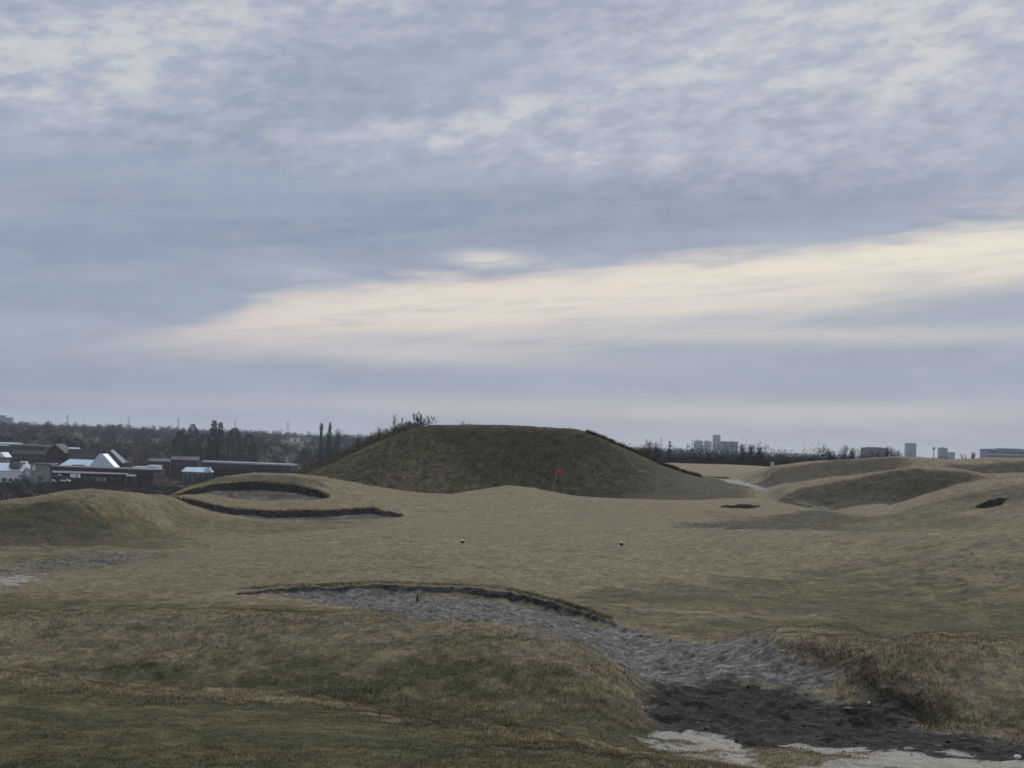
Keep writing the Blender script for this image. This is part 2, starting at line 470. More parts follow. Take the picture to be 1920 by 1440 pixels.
def fbm(x, y, octaves=4, seed=0, gain=0.5):
    s = 0; a = 1; t = 0
    for o in range(octaves):
        s = s + a * (vnoise(x * 2 ** o + 17.3 * o, y * 2 ** o - 9.1 * o, seed + o) - 0.5)
        t += a; a *= gain
    return s / t * 2


# hollows cut into the land: (far edge, near edge, depth, width of the turf face), edges as (column, row, distance)
def _edge(pts):
    q = np.array([at(*p) for p in pts])
    return q[:, 0] / q[:, 1], q[:, 1]


CUTS = []


def cut(far, near, depth, face):
    CUTS.append((_edge(far), _edge(near), depth, face))


cut([(308,937,93),(350,931,96.5),(400,923,98.5),(450,918,99.5),(500,916,100),(550,918,99.8),(590,924,98.5),(620,932,97)],
    [(308,938,92.4),(350,941,93),(400,943,93.5),(500,943,93.5),(590,937,94.5),(620,933,96.4)], 0.34, 0.6)
cut([(316,944,88),(350,949,88.4),(400,954,88.8),(450,956,89.2),(520,955,89.8),(600,950,90.6),(650,944,92),(700,940,93.5),(735,944,92.5),(760,952,90)],
    [(316,946,87),(350,957,85),(400,965,84),(450,969,83.6),(520,972,83.4),(600,971,83.6),(650,968,84.2),(700,964,85.4),(735,959,87),(760,954,89.4)], 0.30, 0.55)
cut([(1346,953,108),(1360,951,110),(1400,953,110),(1428,959,108)], [(1346,954,107.6),(1375,961,105),(1400,962,105),(1428,960,107.4)], 0.34, 0.6)
cut([(1280,892,200),(1300,892,206),(1360,894,206),(1372,896,200)], [(1280,893,198),(1300,896,194),(1360,898,194),(1372,897,197)], 0.9, 1.2)
cut([(1826,962,86),(1850,959,87.6),(1880,957,87.6),(1892,960,86.6)], [(1826,963,85.5),(1850,969,84),(1878,971,84),(1892,963,86)], 0.40, 0.5)


def base_height(X, Y):
    shp = np.shape(X)
    X = np.ravel(X).astype(float); Y = np.ravel(Y).astype(float)
    Zo = np.empty_like(X)
    CH = 120000
    for s in range(0, len(X), CH):
        x = X[s:s + CH]; y = Y[s:s + CH]
        a = np.clip(x / np.maximum(y, 0.8), -0.5199, 0.5199)
        t = (a - AG[0]) / (AG[1] - AG[0]); i = t.astype(int); f = t - i
        ky = LY[:, i] * (1 - f) + LY[:, i + 1] * f
        kz = LZ[:, i] * (1 - f) + LZ[:, i + 1] * f
        km = MM[:, i] * (1 - f) + MM[:, i + 1] * f
        seg = np.clip((ky <= y).sum(0) - 1, 0, len(LY) - 2)
        ar = np.arange(len(x))
        y0 = ky[seg, ar]; y1 = ky[seg + 1, ar]; h = y1 - y0
        u = np.clip((y - y0) / h, 0, 1)
        z0 = kz[seg, ar]; z1 = kz[seg + 1, ar]; m0 = km[seg, ar]; m1 = km[seg + 1, ar]
        Zo[s:s + CH] = ((2 * u**3 - 3 * u**2 + 1) * z0 + (u**3 - 2 * u**2 + u) * h * m0
                        + (-2 * u**3 + 3 * u**2) * z1 + (u**3 - u**2) * h * m1)
    # undulations
    near = np.clip((Y - 4) / 8, 0, 1)
    Zo += near * np.clip(Y / 60, 0.25, 1.0) * 0.05 * fbm(X * 0.45, Y * 0.45, 3, 3)
    Zo += np.clip(Y / 200, 0, 1) * 0.25 * fbm(X * 0.06, Y * 0.06, 3, 9)
    Zo += np.clip((Y - 26) / 14, 0, 1) * np.clip((118 - Y) / 20, 0, 1) * 0.15 * fbm(X * 0.085, Y * 0.10, 2, 15)
    return Zo.reshape(shp)


def cut_amount(X, Y):
    a = X / np.maximum(Y, 1.0)
    dz = np.zeros_like(a); mask = np.zeros_like(a); face_m = np.zeros_like(a)
    for (fa, fy), (na, ny), depth, face in CUTS:
        inr = (a > fa[0]) & (a < fa[-1])
        yf = np.interp(a, fa, fy); yn = np.interp(a, na, ny)
        L = np.maximum(yf - yn, 0.05)
        u = (Y - yn) / L
        front = np.clip(u / 0.85, 0, 1)
        back = np.clip((yf - Y) / face, 0, 1)
        end = np.clip(np.minimum(a - fa[0], fa[-1] - a) / 0.006, 0, 1)
        w = np.where(inr & (u > 0) & (u < 1), front * back * end, 0)
        dz -= depth * w
        mask = np.maximum(mask, np.where(inr & (u > 0) & (u < 1), np.clip((u - 0.12) * 5, 0, 1) * np.clip(end * 3, 0, 1), 0))
        face_m = np.maximum(face_m, np.where(inr & (u > 0), np.clip((Y - yf + face * 1.5) / (face * 0.5), 0, 1) * np.clip((yf + 0.25 - Y) / 0.2, 0, 1) * np.clip(end * 3, 0, 1), 0))
    return dz, mask, face_m


def height(X, Y):
    X = np.asarray(X, float); Y = np.asarray(Y, float)
    z = base_height(X, Y)
    return z + cut_amount(X, Y)[0]


_ys = np.exp(np.linspace(math.log(4), math.log(1500), 2600))


def hit(px, row, ymin=4.0):
    """where the line of sight meets the land"""
    d = ray(px, row)
    ys = _ys[_ys > ymin]
    z = height(ys * d[0], ys)
    under = ys * d[2] <= z
    if not under.any():
        return None
    y = ys[int(np.argmax(under))]
    return np.array([y * d[0], y, float(height(np.array([y * d[0]]), np.array([y]))[0])])


def ground_z(x, y):
    return float(height(np.array([x]), np.array([y]))[0])


def poly_mask(X, Y, pts, soft, wob=0.0, seed=0):
    """soft mask of an area given by points surveyed on the ground"""
    q = []
    for p in pts:
        h = hit(*p) if len(p) == 2 else at(*p)
        if h is not None:
            q.append((h[0], h[1]))
    q = np.array(q)
    x0, y0 = q.min(0) - 3 * soft - 2; x1, y1 = q.max(0) + 3 * soft + 2
    res = np.zeros_like(X)
    sel = np.nonzero((X > x0) & (X < x1) & (Y > y0) & (Y < y1))
    x = X[sel]; y = Y[sel]
    if len(x) == 0:
        return res
    if wob:
        x = x + wob * fbm(x / (wob * 3), y / (wob * 3), 3, seed)
        y = y + wob * 2 * fbm(x / (wob * 3) + 40, y / (wob * 3), 3, seed + 5)
    inside = np.zeros(len(x), bool); dist = np.full(len(x), 1e9)
    n = len(q)
    for i in range(n):
        ax, ay = q[i]; bx, by = q[(i + 1) % n]
        c = ((ay > y) != (by > y)) & (x < (bx - ax) * (y - ay) / ((by - ay) + 1e-12) + ax)
        inside ^= c
        L2 = (bx - ax) ** 2 + (by - ay) ** 2 + 1e-9
        t = np.clip(((x - ax) * (bx - ax) + (y - ay) * (by - ay)) / L2, 0, 1)
        # distances along the sight line count less: areas are seen at a grazing angle
        dist = np.minimum(dist, np.hypot(x - ax - t * (bx - ax), (y - ay - t * (by - ay)) * 0.5))
    sd_ = np.where(inside, dist, -dist)
    r = np.clip(sd_ / soft * 0.5 + 0.5, 0, 1)
    res[sel] = r * r * (3 - 2 * r)
    return res


DIRT_LIGHT = [(450,1114),(560,1108),(700,1104),(850,1110),(950,1119),(1050,1140),(1150,1172),(1250,1192),(1350,1203),(1450,1222),(1530,1255),(1560,1290),(1400,1290),(1230,1285),(1170,1258),(1100,1222),(1020,1192),(950,1176),(870,1168),(760,1160),(700,1146),(600,1126),(520,1121)]
DIRT_DARK = [(1195,1272),(1350,1276),(1500,1283),(1600,1300),(1680,1330),(1760,1365),(1920,1395),(2100,1420),(2100,1445),(1920,1430),(1700,1408),(1450,1408),(1300,1385),(1235,1360),(1215,1320)]
DIRT_LIP = [(440,1111),(560,1100),(700,1095),(850,1100),(950,1108),(1050,1130),(1150,1166),(1160,1176),(1050,1146),(950,1126),(850,1112),(700,1106),(560,1108),(445,1116)]
SCRUB_DARK = [(1480,1206),(1550,1211),(1615,1236),(1660,1265),(1690,1298),(1760,1345),(1700,1345),(1640,1312),(1590,1284),(1545,1250),(1490,1222)]
SAND = [(1222,1382),(1290,1370),(1360,1388),(1430,1402),(1520,1394),(1650,1402),(1770,1388),(1850,1404),(1960,1430),(2000,1460),(1440,1460),(1385,1432),(1300,1412),(1235,1402)]
PATH_LEFT = [(-120,1104),(0,1104),(60,1103),(120,1078),(210,1062),(300,1044),(330,1036),(280,1032),(150,1040),(0,1056),(-120,1060)]
SAND_LEFT = [(-120,1084),(0,1080),(60,1074),(85,1075),(50,1098),(-120,1106)]
DIRT_MID = [(1262,990),(1330,980),(1430,968),(1560,960),(1650,975),(1600,986),(1500,995),(1350,996)]
PATH_RIGHT = [(1345,897),(1388,898),(1402,903),(1440,915),(1485,932),(1560,950),(1650,964),(1560,958),(1480,942),(1430,926),(1400,912),(1360,904)]


def zones(X, Y):
    """R bare dirt, G pale sand, B green turf, A dark rough and slope shade; and a second set: wet/dark earth and cut-face shade"""
    n = X.shape
    dirt = np.zeros(n); sand = np.zeros(n); green = np.zeros(n); rough = np.zeros(n); dark = np.zeros(n)
    mx = np.maximum
    dirt = mx(dirt, poly_mask(X, Y, DIRT_LIGHT, 0.7, 0.45, 1))
    d2 = poly_mask(X, Y, DIRT_DARK, 0.55, 0.40, 2)
    dirt = mx(dirt, d2); dark = mx(dark, d2)
    lip = poly_mask(X, Y, DIRT_LIP, 0.12, 0.0)
    dirt = mx(dirt, lip); dark = mx(dark, lip)
    sc = poly_mask(X, Y, SCRUB_DARK, 0.35, 0.25, 4)
    dirt = mx(dirt, sc * 0.45); dark = mx(dark, sc); rough = mx(rough, sc)
    sand = mx(sand, poly_mask(X, Y, SAND, 0.55, 0.45, 5))
    sand = sand * (1 - 0.9 * poly_mask(X, Y, [(1400,1412),(1470,1410),(1560,1424),(1640,1428),(1560,1434),(1470,1450),(1430,1450)], 0.15, 0.12, 51))
    sand = sand * (1 - 0.8 * poly_mask(X, Y, [(1236,1388),(1290,1384),(1330,1394),(1270,1396)], 0.08, 0.06, 52))
    sand = sand * (1 - 0.8 * poly_mask(X, Y, [(1690,1404),(1760,1400),(1850,1412),(1760,1412)], 0.1, 0.1, 53))
    pl = poly_mask(X, Y, PATH_LEFT, 0.8, 0.5, 6)
    dirt = mx(dirt, pl * 0.55); dark = mx(dark, pl * 0.25); rough = mx(rough, pl * 0.3)
    sand = mx(sand, poly_mask(X, Y, SAND_LEFT, 0.8, 0.5, 7) * 0.62)
    dm = poly_mask(X, Y, DIRT_MID, 1.4, 0.8, 8)
    dirt = mx(dirt, dm * 0.42); dark = mx(dark, dm * 0.45); green = mx(green, dm * 0.6); rough = mx(rough, dm * 0.6)
    pr = poly_mask(X, Y, PATH_RIGHT, 1.0, 0.6, 9)
    near_p = np.clip((Y - 125) / 40, 0, 1)
    dirt = mx(dirt, pr * (0.65 + 0.3 * near_p)); sand = mx(sand, pr * (0.3 + 0.35 * near_p))
    _, cm, fm = cut_amount(X, Y)
    dirt = mx(dirt, cm * 0.75); dark = mx(dark, cm * 0.5)
    dirt = mx(dirt, fm * 1.3); dark = mx(dark, fm * 1.6)  # cut faces darkened in colour to stand in for shadow under the lips
    # greener turf
    for pts, soft, w, sd in [
        ([(-400,1276,13.4),(0,1282),(300,1306),(600,1332),(960,1386),(1260,1440),(1300,1600),(1300,2200),(-500,2200)], 0.5, 0.95, 21),
        ([(-200,1240),(300,1262),(500,1222),(760,1205),(1000,1216),(1190,1300),(1240,1400),(960,1372),(500,1306),(200,1280),(-200,1250)], 0.9, 0.50, 22),
        ([(1120,1180),(1300,1140),(1600,1120),(2000,1090),(2100,1185),(1900,1208),(1600,1192),(1350,1198),(1200,1186)], 2.5, 0.65, 23),
        ([(-300,1236),(0,1250),(300,1272),(600,1304),(960,1352),(1240,1400),(1260,1446),(960,1396),(600,1340),(300,1314),(0,1292),(-300,1280)], 0.6, 0.40, 30),
        ([(-100,1118),(300,1112),(500,1122),(700,1160),(-100,1160)], 1.5, 0.55, 24),
        ([(560,1085),(900,1075),(1200,1090),(1150,1150),(950,1105),(700,1092)], 3, 0.15, 25),
        ([(1700,1330),(1800,1300),(2000,1290),(2050,1400),(1800,1385)], 0.6, 0.45, 26),
        ([(-100,1000),(100,985),(260,965),(320,1000),(200,1022),(-100,1022)], 3, 0.75, 27),
        ([(1330,960),(1560,975),(1900,966),(1960,990),(1600,1000),(1330,975)], 3, 0.55, 28),
        ([(-100,1024),(300,1010),(420,1000),(300,1032),(-100,1046)], 3, 0.45, 29)]:
        green = mx(green, poly_mask(X, Y, pts, soft, soft * 0.6, sd) * w)
    # rough winter vegetation on the mounds; its dark tone also stands in for slope shade
    for pts, soft, w, sd in [
        ([(-100,1010),(60,1000),(230,985),(250,940),(120,940),(-100,950)], 2.5, 0.45, 31),
        ([(330,934,101),(420,905,103),(500,900,103.5),(600,906,105),(640,918,108),(600,922,101),(500,912,101),(400,918,100)], 1.2, 0.4, 32),
        ([(1480,940),(1520,915),(1600,905),(1740,890),(1850,900),(1780,915),(1680,942),(1560,952)], 2.5, 0.85, 33),
        ([(1400,895),(1440,882),(1550,872),(1680,866),(1660,884),(1560,896),(1460,908)], 3, 0.75, 34),
        ([(1800,876),(1960,872),(1960,884),(1840,882)], 3, 0.6, 35),
        ([(1780,935),(1960,905),(1960,960),(1840,958)], 2.5, 0.55, 36),
        ([(300,1250),(600,1225),(900,1230),(1150,1290),(1200,1330),(900,1300),(500,1270)], 0.8, 0.35, 37),
        ([(1700,1350),(1800,1320),(1960,1340),(1980,1400),(1800,1385)], 0.5, 0.5, 38),
        ([(-60,1020),(-60,955),(60,960),(160,975),(230,990),(160,1012)], 2.0, 0.5, 39)]:
        rough = mx(rough, poly_mask(X, Y, pts, soft, soft * 0.6, sd) * w)
    a = X / np.maximum(Y, 1)

    def face(p0, p1, y0, y1, sp, sy, w, sd):
        wx = 0.012 * fbm(X / 5, Y / 5, 3, sd); wy = sy * 0.8 * fbm(X / 4, Y / 6, 3, sd + 3)
        f_ = np.clip((a + wx - (p0 - 960) / F) / (sp / F) + 0.5, 0, 1) * np.clip(((p1 - 960) / F - a - wx) / (sp / F) + 0.5, 0, 1)
        g_ = np.clip((Y + wy - y0) / sy + 0.5, 0, 1) * np.clip((y1 - Y - wy) / sy + 0.5, 0, 1)
        return f_ * g_ * w
    rough = mx(rough, face(1450, 1850, 117, 129.5, 60, 2.0, 1.0, 91))  # slopes facing the viewer darkened by colour in place of shade
    rough = mx(rough, face(1385, 1700, 158, 178, 60, 3.0, 1.0, 92))
    rough = mx(rough, face(1790, 2100, 150, 176, 60, 4.0, 0.9, 93))
    rough = mx(rough, face(1800, 2100, 88, 92.5, 50, 2.0, 0.55, 94))
    rough = mx(rough, face(-300, 240, 56.5, 65.5, 110, 3.0, 0.75, 95))
    green = mx(green, face(-300, 330, 56.5, 67.0, 100, 3.0, 0.6, 96))
    rough = mx(rough, face(345, 625, 99.8, 103.2, 40, 1.0, 0.62, 97))
    green = mx(green, face(1560, 2100, 84, 93, 80, 3.0, 0.5, 98))
    green = mx(green, face(-400, 640, 20.5, 32, 120, 4.0, 0.55, 99))
    green = mx(green, face(1080, 2300, 26.5, 38, 120, 11.0, 0.62, 101))
    green = mx(green, face(1500, 2300, 30, 46, 300, 14.0, 0.30, 102))
    green = mx(green, face(-400, 400, 46, 57, 160, 6.0, 0.45, 103))
    green = mx(green, face(250, 760, 72, 84, 160, 6.0, 0.35, 104))
    green = mx(green, poly_mask(X, Y, [(220,1256),(600,1284),(960,1326),(1230,1375),(1245,1418),(960,1370),(600,1319),(220,1284)], 0.5, 0.15, 105))
    rough = mx(rough, 0.55 * poly_mask(X, Y, [(300,1268),(600,1292),(960,1334),(1230,1382),(1245,1416),(960,1369),(600,1318),(300,1290)], 0.5, 0.15, 106))
    a_l, a_r = (520 - 960) / F, (1300 - 960) / F
    md = np.clip((a - a_l) / 0.03, 0, 1) * np.clip((a_r + 0.02 - a) / 0.03, 0, 1) * np.clip((Y - 131) / 6, 0, 1) * np.clip((215 - Y) / 10, 0, 1)
    green = mx(green, md * 0.48)
    rough = mx(rough, md * np.clip(0.78 + 0.5 * fbm(X / 14, Y / 14, 3, 61), 0.35, 1))
    skirt = np.clip((a - a_r + 0.045) / 0.03, 0, 1) * np.clip(((1440 - 960) / F - a) / 0.02, 0, 1) * np.clip((Y - 128) / 8, 0, 1) * np.clip((196 - Y) / 12, 0, 1)
    rough = mx(rough, skirt * 0.8); green = mx(green, skirt * 0.5)
    straw = face(-300, 1040, 17.0, 19.4, 100, 0.9, 0.85, 107)  # paler colour along the near crest stands in for its lit rim
    green = green * (1 - straw); rough = rough * (1 - straw)
    rough = np.clip(rough, 0, 1)
    plain = np.clip((Y - 430) / 150, 0, 1)
    rough = mx(rough, plain); green = mx(green, plain * 0.3)
    leftp = np.clip((Y - 125) / 40, 0, 1) * np.clip((a_l - 0.01 - a) / 0.03, 0, 1)
    rough = mx(rough, leftp)
    return np.stack([dirt, sand, green, rough], -1), np.stack([dark, dirt * 0, dirt * 0, dirt * 0 + 1], -1)


# ------------------------------------------------------------------ ground material
def ground_material(name, blades=False):
    mt = bpy.data.materials.new(name)
    mt.use_nodes = True
    T = NT(mt.node_tree)
    b = T.n['Principled BSDF']
    b.inputs['Roughness'].default_value = 0.95
    b.inputs['Specular IOR Level'].default_value = 0.08
    za = T.new('ShaderNodeAttribute', attribute_name='zone')
    zs = T.new('ShaderNodeSeparateColor')
    T.l.new(za.outputs['Color'], zs.inputs[0])
    dirt, sand, green = zs.outputs
    rough = za.outputs['Alpha']
    zb = T.new('ShaderNodeAttribute', attribute_name='earth')
    zbs = T.new('ShaderNodeSeparateColor')
    T.l.new(zb.outputs['Color'], zbs.inputs[0])
    dark = zbs.outputs[0]
    rnd = zbs.outputs[1]
    C = T.new('ShaderNodeTexCoord').outputs['Object']
    n_l = T.noise(C, 0.11, 4, 0.55, 0.6)
    n_m = T.noise(C, 0.9, 5, 0.62, 0.5)
    n_s = T.noise(C, 6.0, 5, 0.74, 0.2)
    n_f = T.noise(C, 28.0, 4, 0.65)
    n_t = T.noise(C, 1.5, 5, 0.7, 0.5)
    n_o = T.noise(C, 0.5, 5, 0.6, 0.4)
    n_q = T.noise(C, 3.2, 6, 0.74, 0.2)
    tan = T.mix(T.ss(n_m, 0.35, 0.65), (0.305, 0.232, 0.143, 1), (0.230, 0.173, 0.104, 1))
    tan = T.mix(T.ss(n_l, 0.40, 0.62), tan, (0.248, 0.202, 0.120, 1))
    tan = T.mix(T.math('MULTIPLY', T.ss(n_s, 0.50, 0.72), 0.45), tan, (0.36, 0.285, 0.182, 1))
    olive = T.mix(T.ss(n_m, 0.35, 0.65), (0.150, 0.132, 0.064, 1), (0.098, 0.092, 0.044, 1))
    olive = T.mix(T.math('MULTIPLY', T.ss(n_s, 0.52, 0.75), 0.5), olive, (0.185, 0.155, 0.075, 1))
    # green creeps into the straw in clumps
    gf = T.math('ADD', T.math('MULTIPLY', green, 1.15), T.math('MULTIPLY', T.math('SUBTRACT', n_t, 0.5), 1.5))
    gf = T.math('ADD', gf, T.math('MULTIPLY', T.math('SUBTRACT', n_l, 0.49), 1.0))
    c = T.mix(T.ss(gf, 0.18, 0.72), tan, olive)
    clump = T.ss(n_t, 0.56, 0.70)
    c = T.mix(T.math('MULTIPLY', clump, 0.40), c, (0.105, 0.092, 0.050, 1))
    c = T.mix(T.math('MULTIPLY', T.ss(n_o, 0.54, 0.68), 0.32), c, (0.085, 0.080, 0.040, 1))
    tus = T.math('MULTIPLY', T.ss(n_q, 0.55, 0.66), T.ss(n_m, 0.40, 0.60))
    c = T.mix(T.math('MULTIPLY', tus, 0.60), c, (0.075, 0.070, 0.048, 1))
    rc = T.mix(T.ss(n_m, 0.3, 0.7), (0.086, 0.070, 0.048, 1), (0.044, 0.039, 0.028, 1))
    rc = T.mix(T.math('MULTIPLY', T.ss(n_s, 0.5, 0.75), 0.4), rc, (0.150, 0.128, 0.092, 1))
    ro = T.mix(T.ss(n_m, 0.3, 0.7), (0.098, 0.086, 0.054, 1), (0.054, 0.050, 0.031, 1))
    ro = T.mix(T.math('MULTIPLY', T.ss(n_o, 0.48, 0.68), 0.45), ro, (0.125, 0.110, 0.066, 1))
    rc = T.mix(T.ss(green, 0.3, 0.8), rc, ro)
    rf = T.math('ADD', rough, T.math('MULTIPLY', T.math('SUBTRACT', n_t, 0.5), 0.8))
    c = T.mix(T.math('MULTIPLY', T.ss(rf, 0.15, 0.95), 0.92), c, rc)
    # bare earth: grey gravelly silt, dark wet soil
    dl = T.mix(T.ss(n_s, 0.40, 0.66), (0.120, 0.108, 0.096, 1), (0.275, 0.250, 0.225, 1))
    dl = T.mix(T.math('MULTIPLY', T.ss(n_f, 0.52, 0.70), 0.7), dl, (0.080, 0.073, 0.064, 1))
    dl = T.mix(T.math('MULTIPLY', T.ss(n_t, 0.58, 0.70), 0.6), dl, (0.110, 0.100, 0.088, 1))
    dk = T.mix(T.ss(n_s, 0.45, 0.72), (0.030, 0.027, 0.025, 1), (0.082, 0.074, 0.067, 1))
    dk = T.mix(T.math('MULTIPLY', T.ss(n_t, 0.55, 0.68), 0.6), dk, (0.070, 0.070, 0.050, 1))
    e = T.mix(T.ss(T.math('ADD', dark, T.math('MULTIPLY', T.math('SUBTRACT', T.mix(0.5, n_m, n_q), 0.5), 2.6)), 0.25, 0.75), dl, dk)
    df = T.math('ADD', dirt, T.math('MULTIPLY', T.math('SUBTRACT', T.mix(0.5, n_q, n_t), 0.5), 2.2))
    c = T.mix(T.ss(df, 0.38, 0.66), c, e)
    sc = T.mix(T.ss(n_s, 0.35, 0.62), (0.560, 0.510, 0.440, 1), (0.36, 0.32, 0.27, 1))
    sf = T.math('ADD', sand, T.math('MULTIPLY', T.math('SUBTRACT', T.mix(0.5, n_q, n_m), 0.5), 3.2))
    sc = T.mix(T.math('MULTIPLY', T.ss(n_q, 0.54, 0.64), 0.8), sc, (0.10, 0.092, 0.082, 1))
    c = T.mix(T.ss(sf, 0.42, 0.62), c, sc)
    # flecks: matted and open patches of the sward
    fl = T.mix(T.ss(n_q, 0.34, 0.66), (0.62, 0.62, 0.60, 1), (1.30, 1.28, 1.24, 1))
    c = T.mix(0.75, c, T.mix(1.0, c, fl, 'MULTIPLY'))
    fl = T.mix(T.ss(n_s, 0.36, 0.64), (0.70, 0.70, 0.68, 1), (1.25, 1.24, 1.20, 1))
    c = T.mix(0.75, c, T.mix(1.0, c, fl, 'MULTIPLY'))
    # fibre-scale variation of the sward itself
    c = T.mix(T.math('MULTIPLY', T.ss(n_f, 0.35, 0.70), 0.35), c, T.mix(1.0, c, (0.55, 0.55, 0.55, 1), 'MULTIPLY'))
    if blades:
        c = T.mix(1.0, c, T.mix(rnd, (0.80, 0.81, 0.78, 1), (1.25, 1.21, 1.15, 1)), 'MULTIPLY')
        T.l.new(c, b.inputs['Base Color'])
        tr = T.new('ShaderNodeBsdfTranslucent')
        T.l.new(c, tr.inputs[0])
        mx = T.new('ShaderNodeMixShader')
        mx.inputs[0].default_value = 0.35
        T.l.new(b.outputs[0], mx.inputs[1]); T.l.new(tr.outputs[0], mx.inputs[2])
        T.l.new(mx.outputs[0], T.n['Material Output'].inputs[0])
    else:
        T.l.new(c, b.inputs['Base Color'])
        bp = T.new('ShaderNodeBump')
        bp.inputs['Strength'].default_value = 0.8
        bp.inputs['Distance'].default_value = 0.12
        hgt = T.math('ADD', T.math('MULTIPLY', n_s, 1.0), T.math('MULTIPLY', n_f, 0.25))
        hgt = T.math('ADD', hgt, T.math('MULTIPLY', n_t, 0.9))
        T.l.new(hgt, bp.inputs['Height'])
        T.l.new(bp.outputs[0], b.inputs['Normal'])
    return mt


M_GROUND = ground_material('winter turf and earth')
M_BLADE = ground_material('dry grass blades', True)

# ------------------------------------------------------------------ the ground sheet
W0 = 12.0
sc_ = np.concatenate([-np.linspace(0.95, 0.47, 60)[:-1], np.arange(-0.47, -0.26, 0.0012), np.arange(-0.26, 0.26, 0.0008),
                      np.arange(0.26, 0.47, 0.0012), np.linspace(0.47, 0.95, 60)])
yr = np.concatenate([np.linspace(-60, 0, 12)[:-1], np.linspace(0, 6.5, 20)[:-1],
                     np.exp(np.linspace(math.log(6.5), math.log(230), 1300))[:-1],
                     np.exp(np.linspace(math.log(230), math.log(700), 110))[:-1],
                     np.exp(np.linspace(math.log(700), math.log(8200), 70))])
S_, YG = np.meshgrid(sc_, yr)
XG = S_ * (np.maximum(YG, 0) + W0)
ZG = height(XG, YG)
Z1, Z2 = zones(XG, YG)
# small scale relief: tussocks in the turf, clods in the dirt
def relief(X, Y, Z1):
    att = np.clip((Y - 4) / 5, 0, 1)
    lump = 0.5 * fbm(X * 1.4, Y * 1.4, 4, 40) + 0.5 * fbm(X * 4.5, Y * 4.5, 3, 44)
    amp = (0.030 + 0.030 * Z1[..., 3] + 0.035 * Z1[..., 0] - 0.015 * Z1[..., 2]) * (1 - cut_amount(X, Y)[1])
    z = att * amp * lump * (1 - 0.8 * Z1[..., 1]) * np.clip(1 + Y / 60, 1, 3)
    wave = np.clip(fbm(X * 1.5, Y * 1.0, 4, 81) * 1.6, 0, 1) ** 0.8 + 0.6 * np.clip(fbm(X * 4.2, Y * 2.4, 3, 83) * 1.6, 0, 1)
    z = z + att * 0.085 * wave * (1 - np.clip(Z1[..., 0], 0, 1)) * (1 - Z1[..., 1]) * (1 - 0.55 * Z1[..., 2]) * np.clip(1.15 - Y / 60, 0.15, 1)
    clod = np.clip(fbm(X * 3.2, Y * 2.2, 4, 85) * 1.8, 0, 1)
    z = z + att * 0.06 * clod * np.clip(Z1[..., 0], 0, 1) * (1 - Z1[..., 1]) * (Y < 60)
    return z - 0.05 * np.clip(Z1[..., 0], 0, 1) * att * (Y < 60)


ZG = ZG + relief(XG, YG, Z1)
nr, nc = XG.shape
idx = np.arange(nr * nc).reshape(nr, nc)
quads = np.stack([idx[:-1, :-1], idx[:-1, 1:], idx[1:, 1:], idx[1:, :-1]], -1).reshape(-1, 4)
VV = np.stack([XG, YG, ZG], -1).reshape(-1, 3)
# vertex normals of the whole sheet, so that its pieces join without a seam
gx = np.gradient(VV.reshape(nr, nc, 3), axis=1); gy = np.gradient(VV.reshape(nr, nc, 3), axis=0)
NN = np.cross(gx, gy).reshape(-1, 3); NN /= np.linalg.norm(NN, axis=1)[:, None]
qx = VV[quads].mean(1)
z1f = Z1.reshape(-1, 4); z2f = Z2.reshape(-1, 4)
qz = z1f[quads].mean(1)
qa = qx[:, 0] / np.maximum(qx[:, 1], 1)
cls = np.zeros(len(quads), int)
Yq = qx[:, 1]
cls[(qz[:, 0] > 0.5) & (Yq < 60)] = 1                                 # dirt gully
cls[(qz[:, 1] > 0.45) & (Yq < 16) & (qa > 0.05)] = 2                  # sand
cls[(qz[:, 0] > 0.5) & (Yq >= 30) & (Yq < 60) & (qa < -0.20)] = 3     # path left
cls[(qz[:, 0] > 0.5) & (Yq > 110) & (qa > 0.13)] = 4                  # path right
cls[(qz[:, 0] > 0.5) & (Yq > 80) & (Yq < 112) & (qa < 0)] = 5         # bunkers
cls[(qa > (520 - 960) / F) & (qa < (1320 - 960) / F) & (Yq > 133) & (Yq < 215)] = 6
cls[(qa > (1440 - 960) / F) & (Yq > 88) & (Yq < 245) & (cls == 0)] = 7
cls[Yq > 430] = 8
names = {0: ('ground', 'tan and green winter turf of the golf course, rolling in low swells'),
         1: ('dirt', 'grey and black bare dirt of the washed out gully in the foreground'),
         2: ('sand', 'pale sandy strip at the bottom right edge'),
         3: ('path', 'grey dirt track passing the left end of the tee'),
         4: ('gravel_path', 'pale gravel path winding between the big mound and the right hills'),
         5: ('bunker', 'grey floors of the two crescent bunkers in the left mound'),
         6: ('mound', 'large dark flat topped grass mound in the middle distance'),
         7: ('hills', 'overlapping brown grassy hills on the right'),
         8: ('plain', 'flat wooded plain stretching to the horizon')}
for k, (nm, lb) in names.items():
    q = quads[cls == k]
    if len(q) == 0:
        continue
    u, inv = np.unique(q, return_inverse=True)
    o = mesh_obj(nm, VV[u], inv.reshape(q.shape), M_GROUND, smooth=True, attrs={'zone': z1f[u], 'earth': z2f[u]})
    o.data.normals_split_custom_set_from_vertices(NN[u])
    tag(o, lb, nm.replace('_', ' '), kind='structure')

# ------------------------------------------------------------------ grass blades and tussocks
NB = 620000
yb = np.exp(np.concatenate([rng.uniform(math.log(7.0), math.log(28.0), NB * 6 // 10), rng.uniform(math.log(7.0), math.log(120.0), NB - NB * 6 // 10)]))
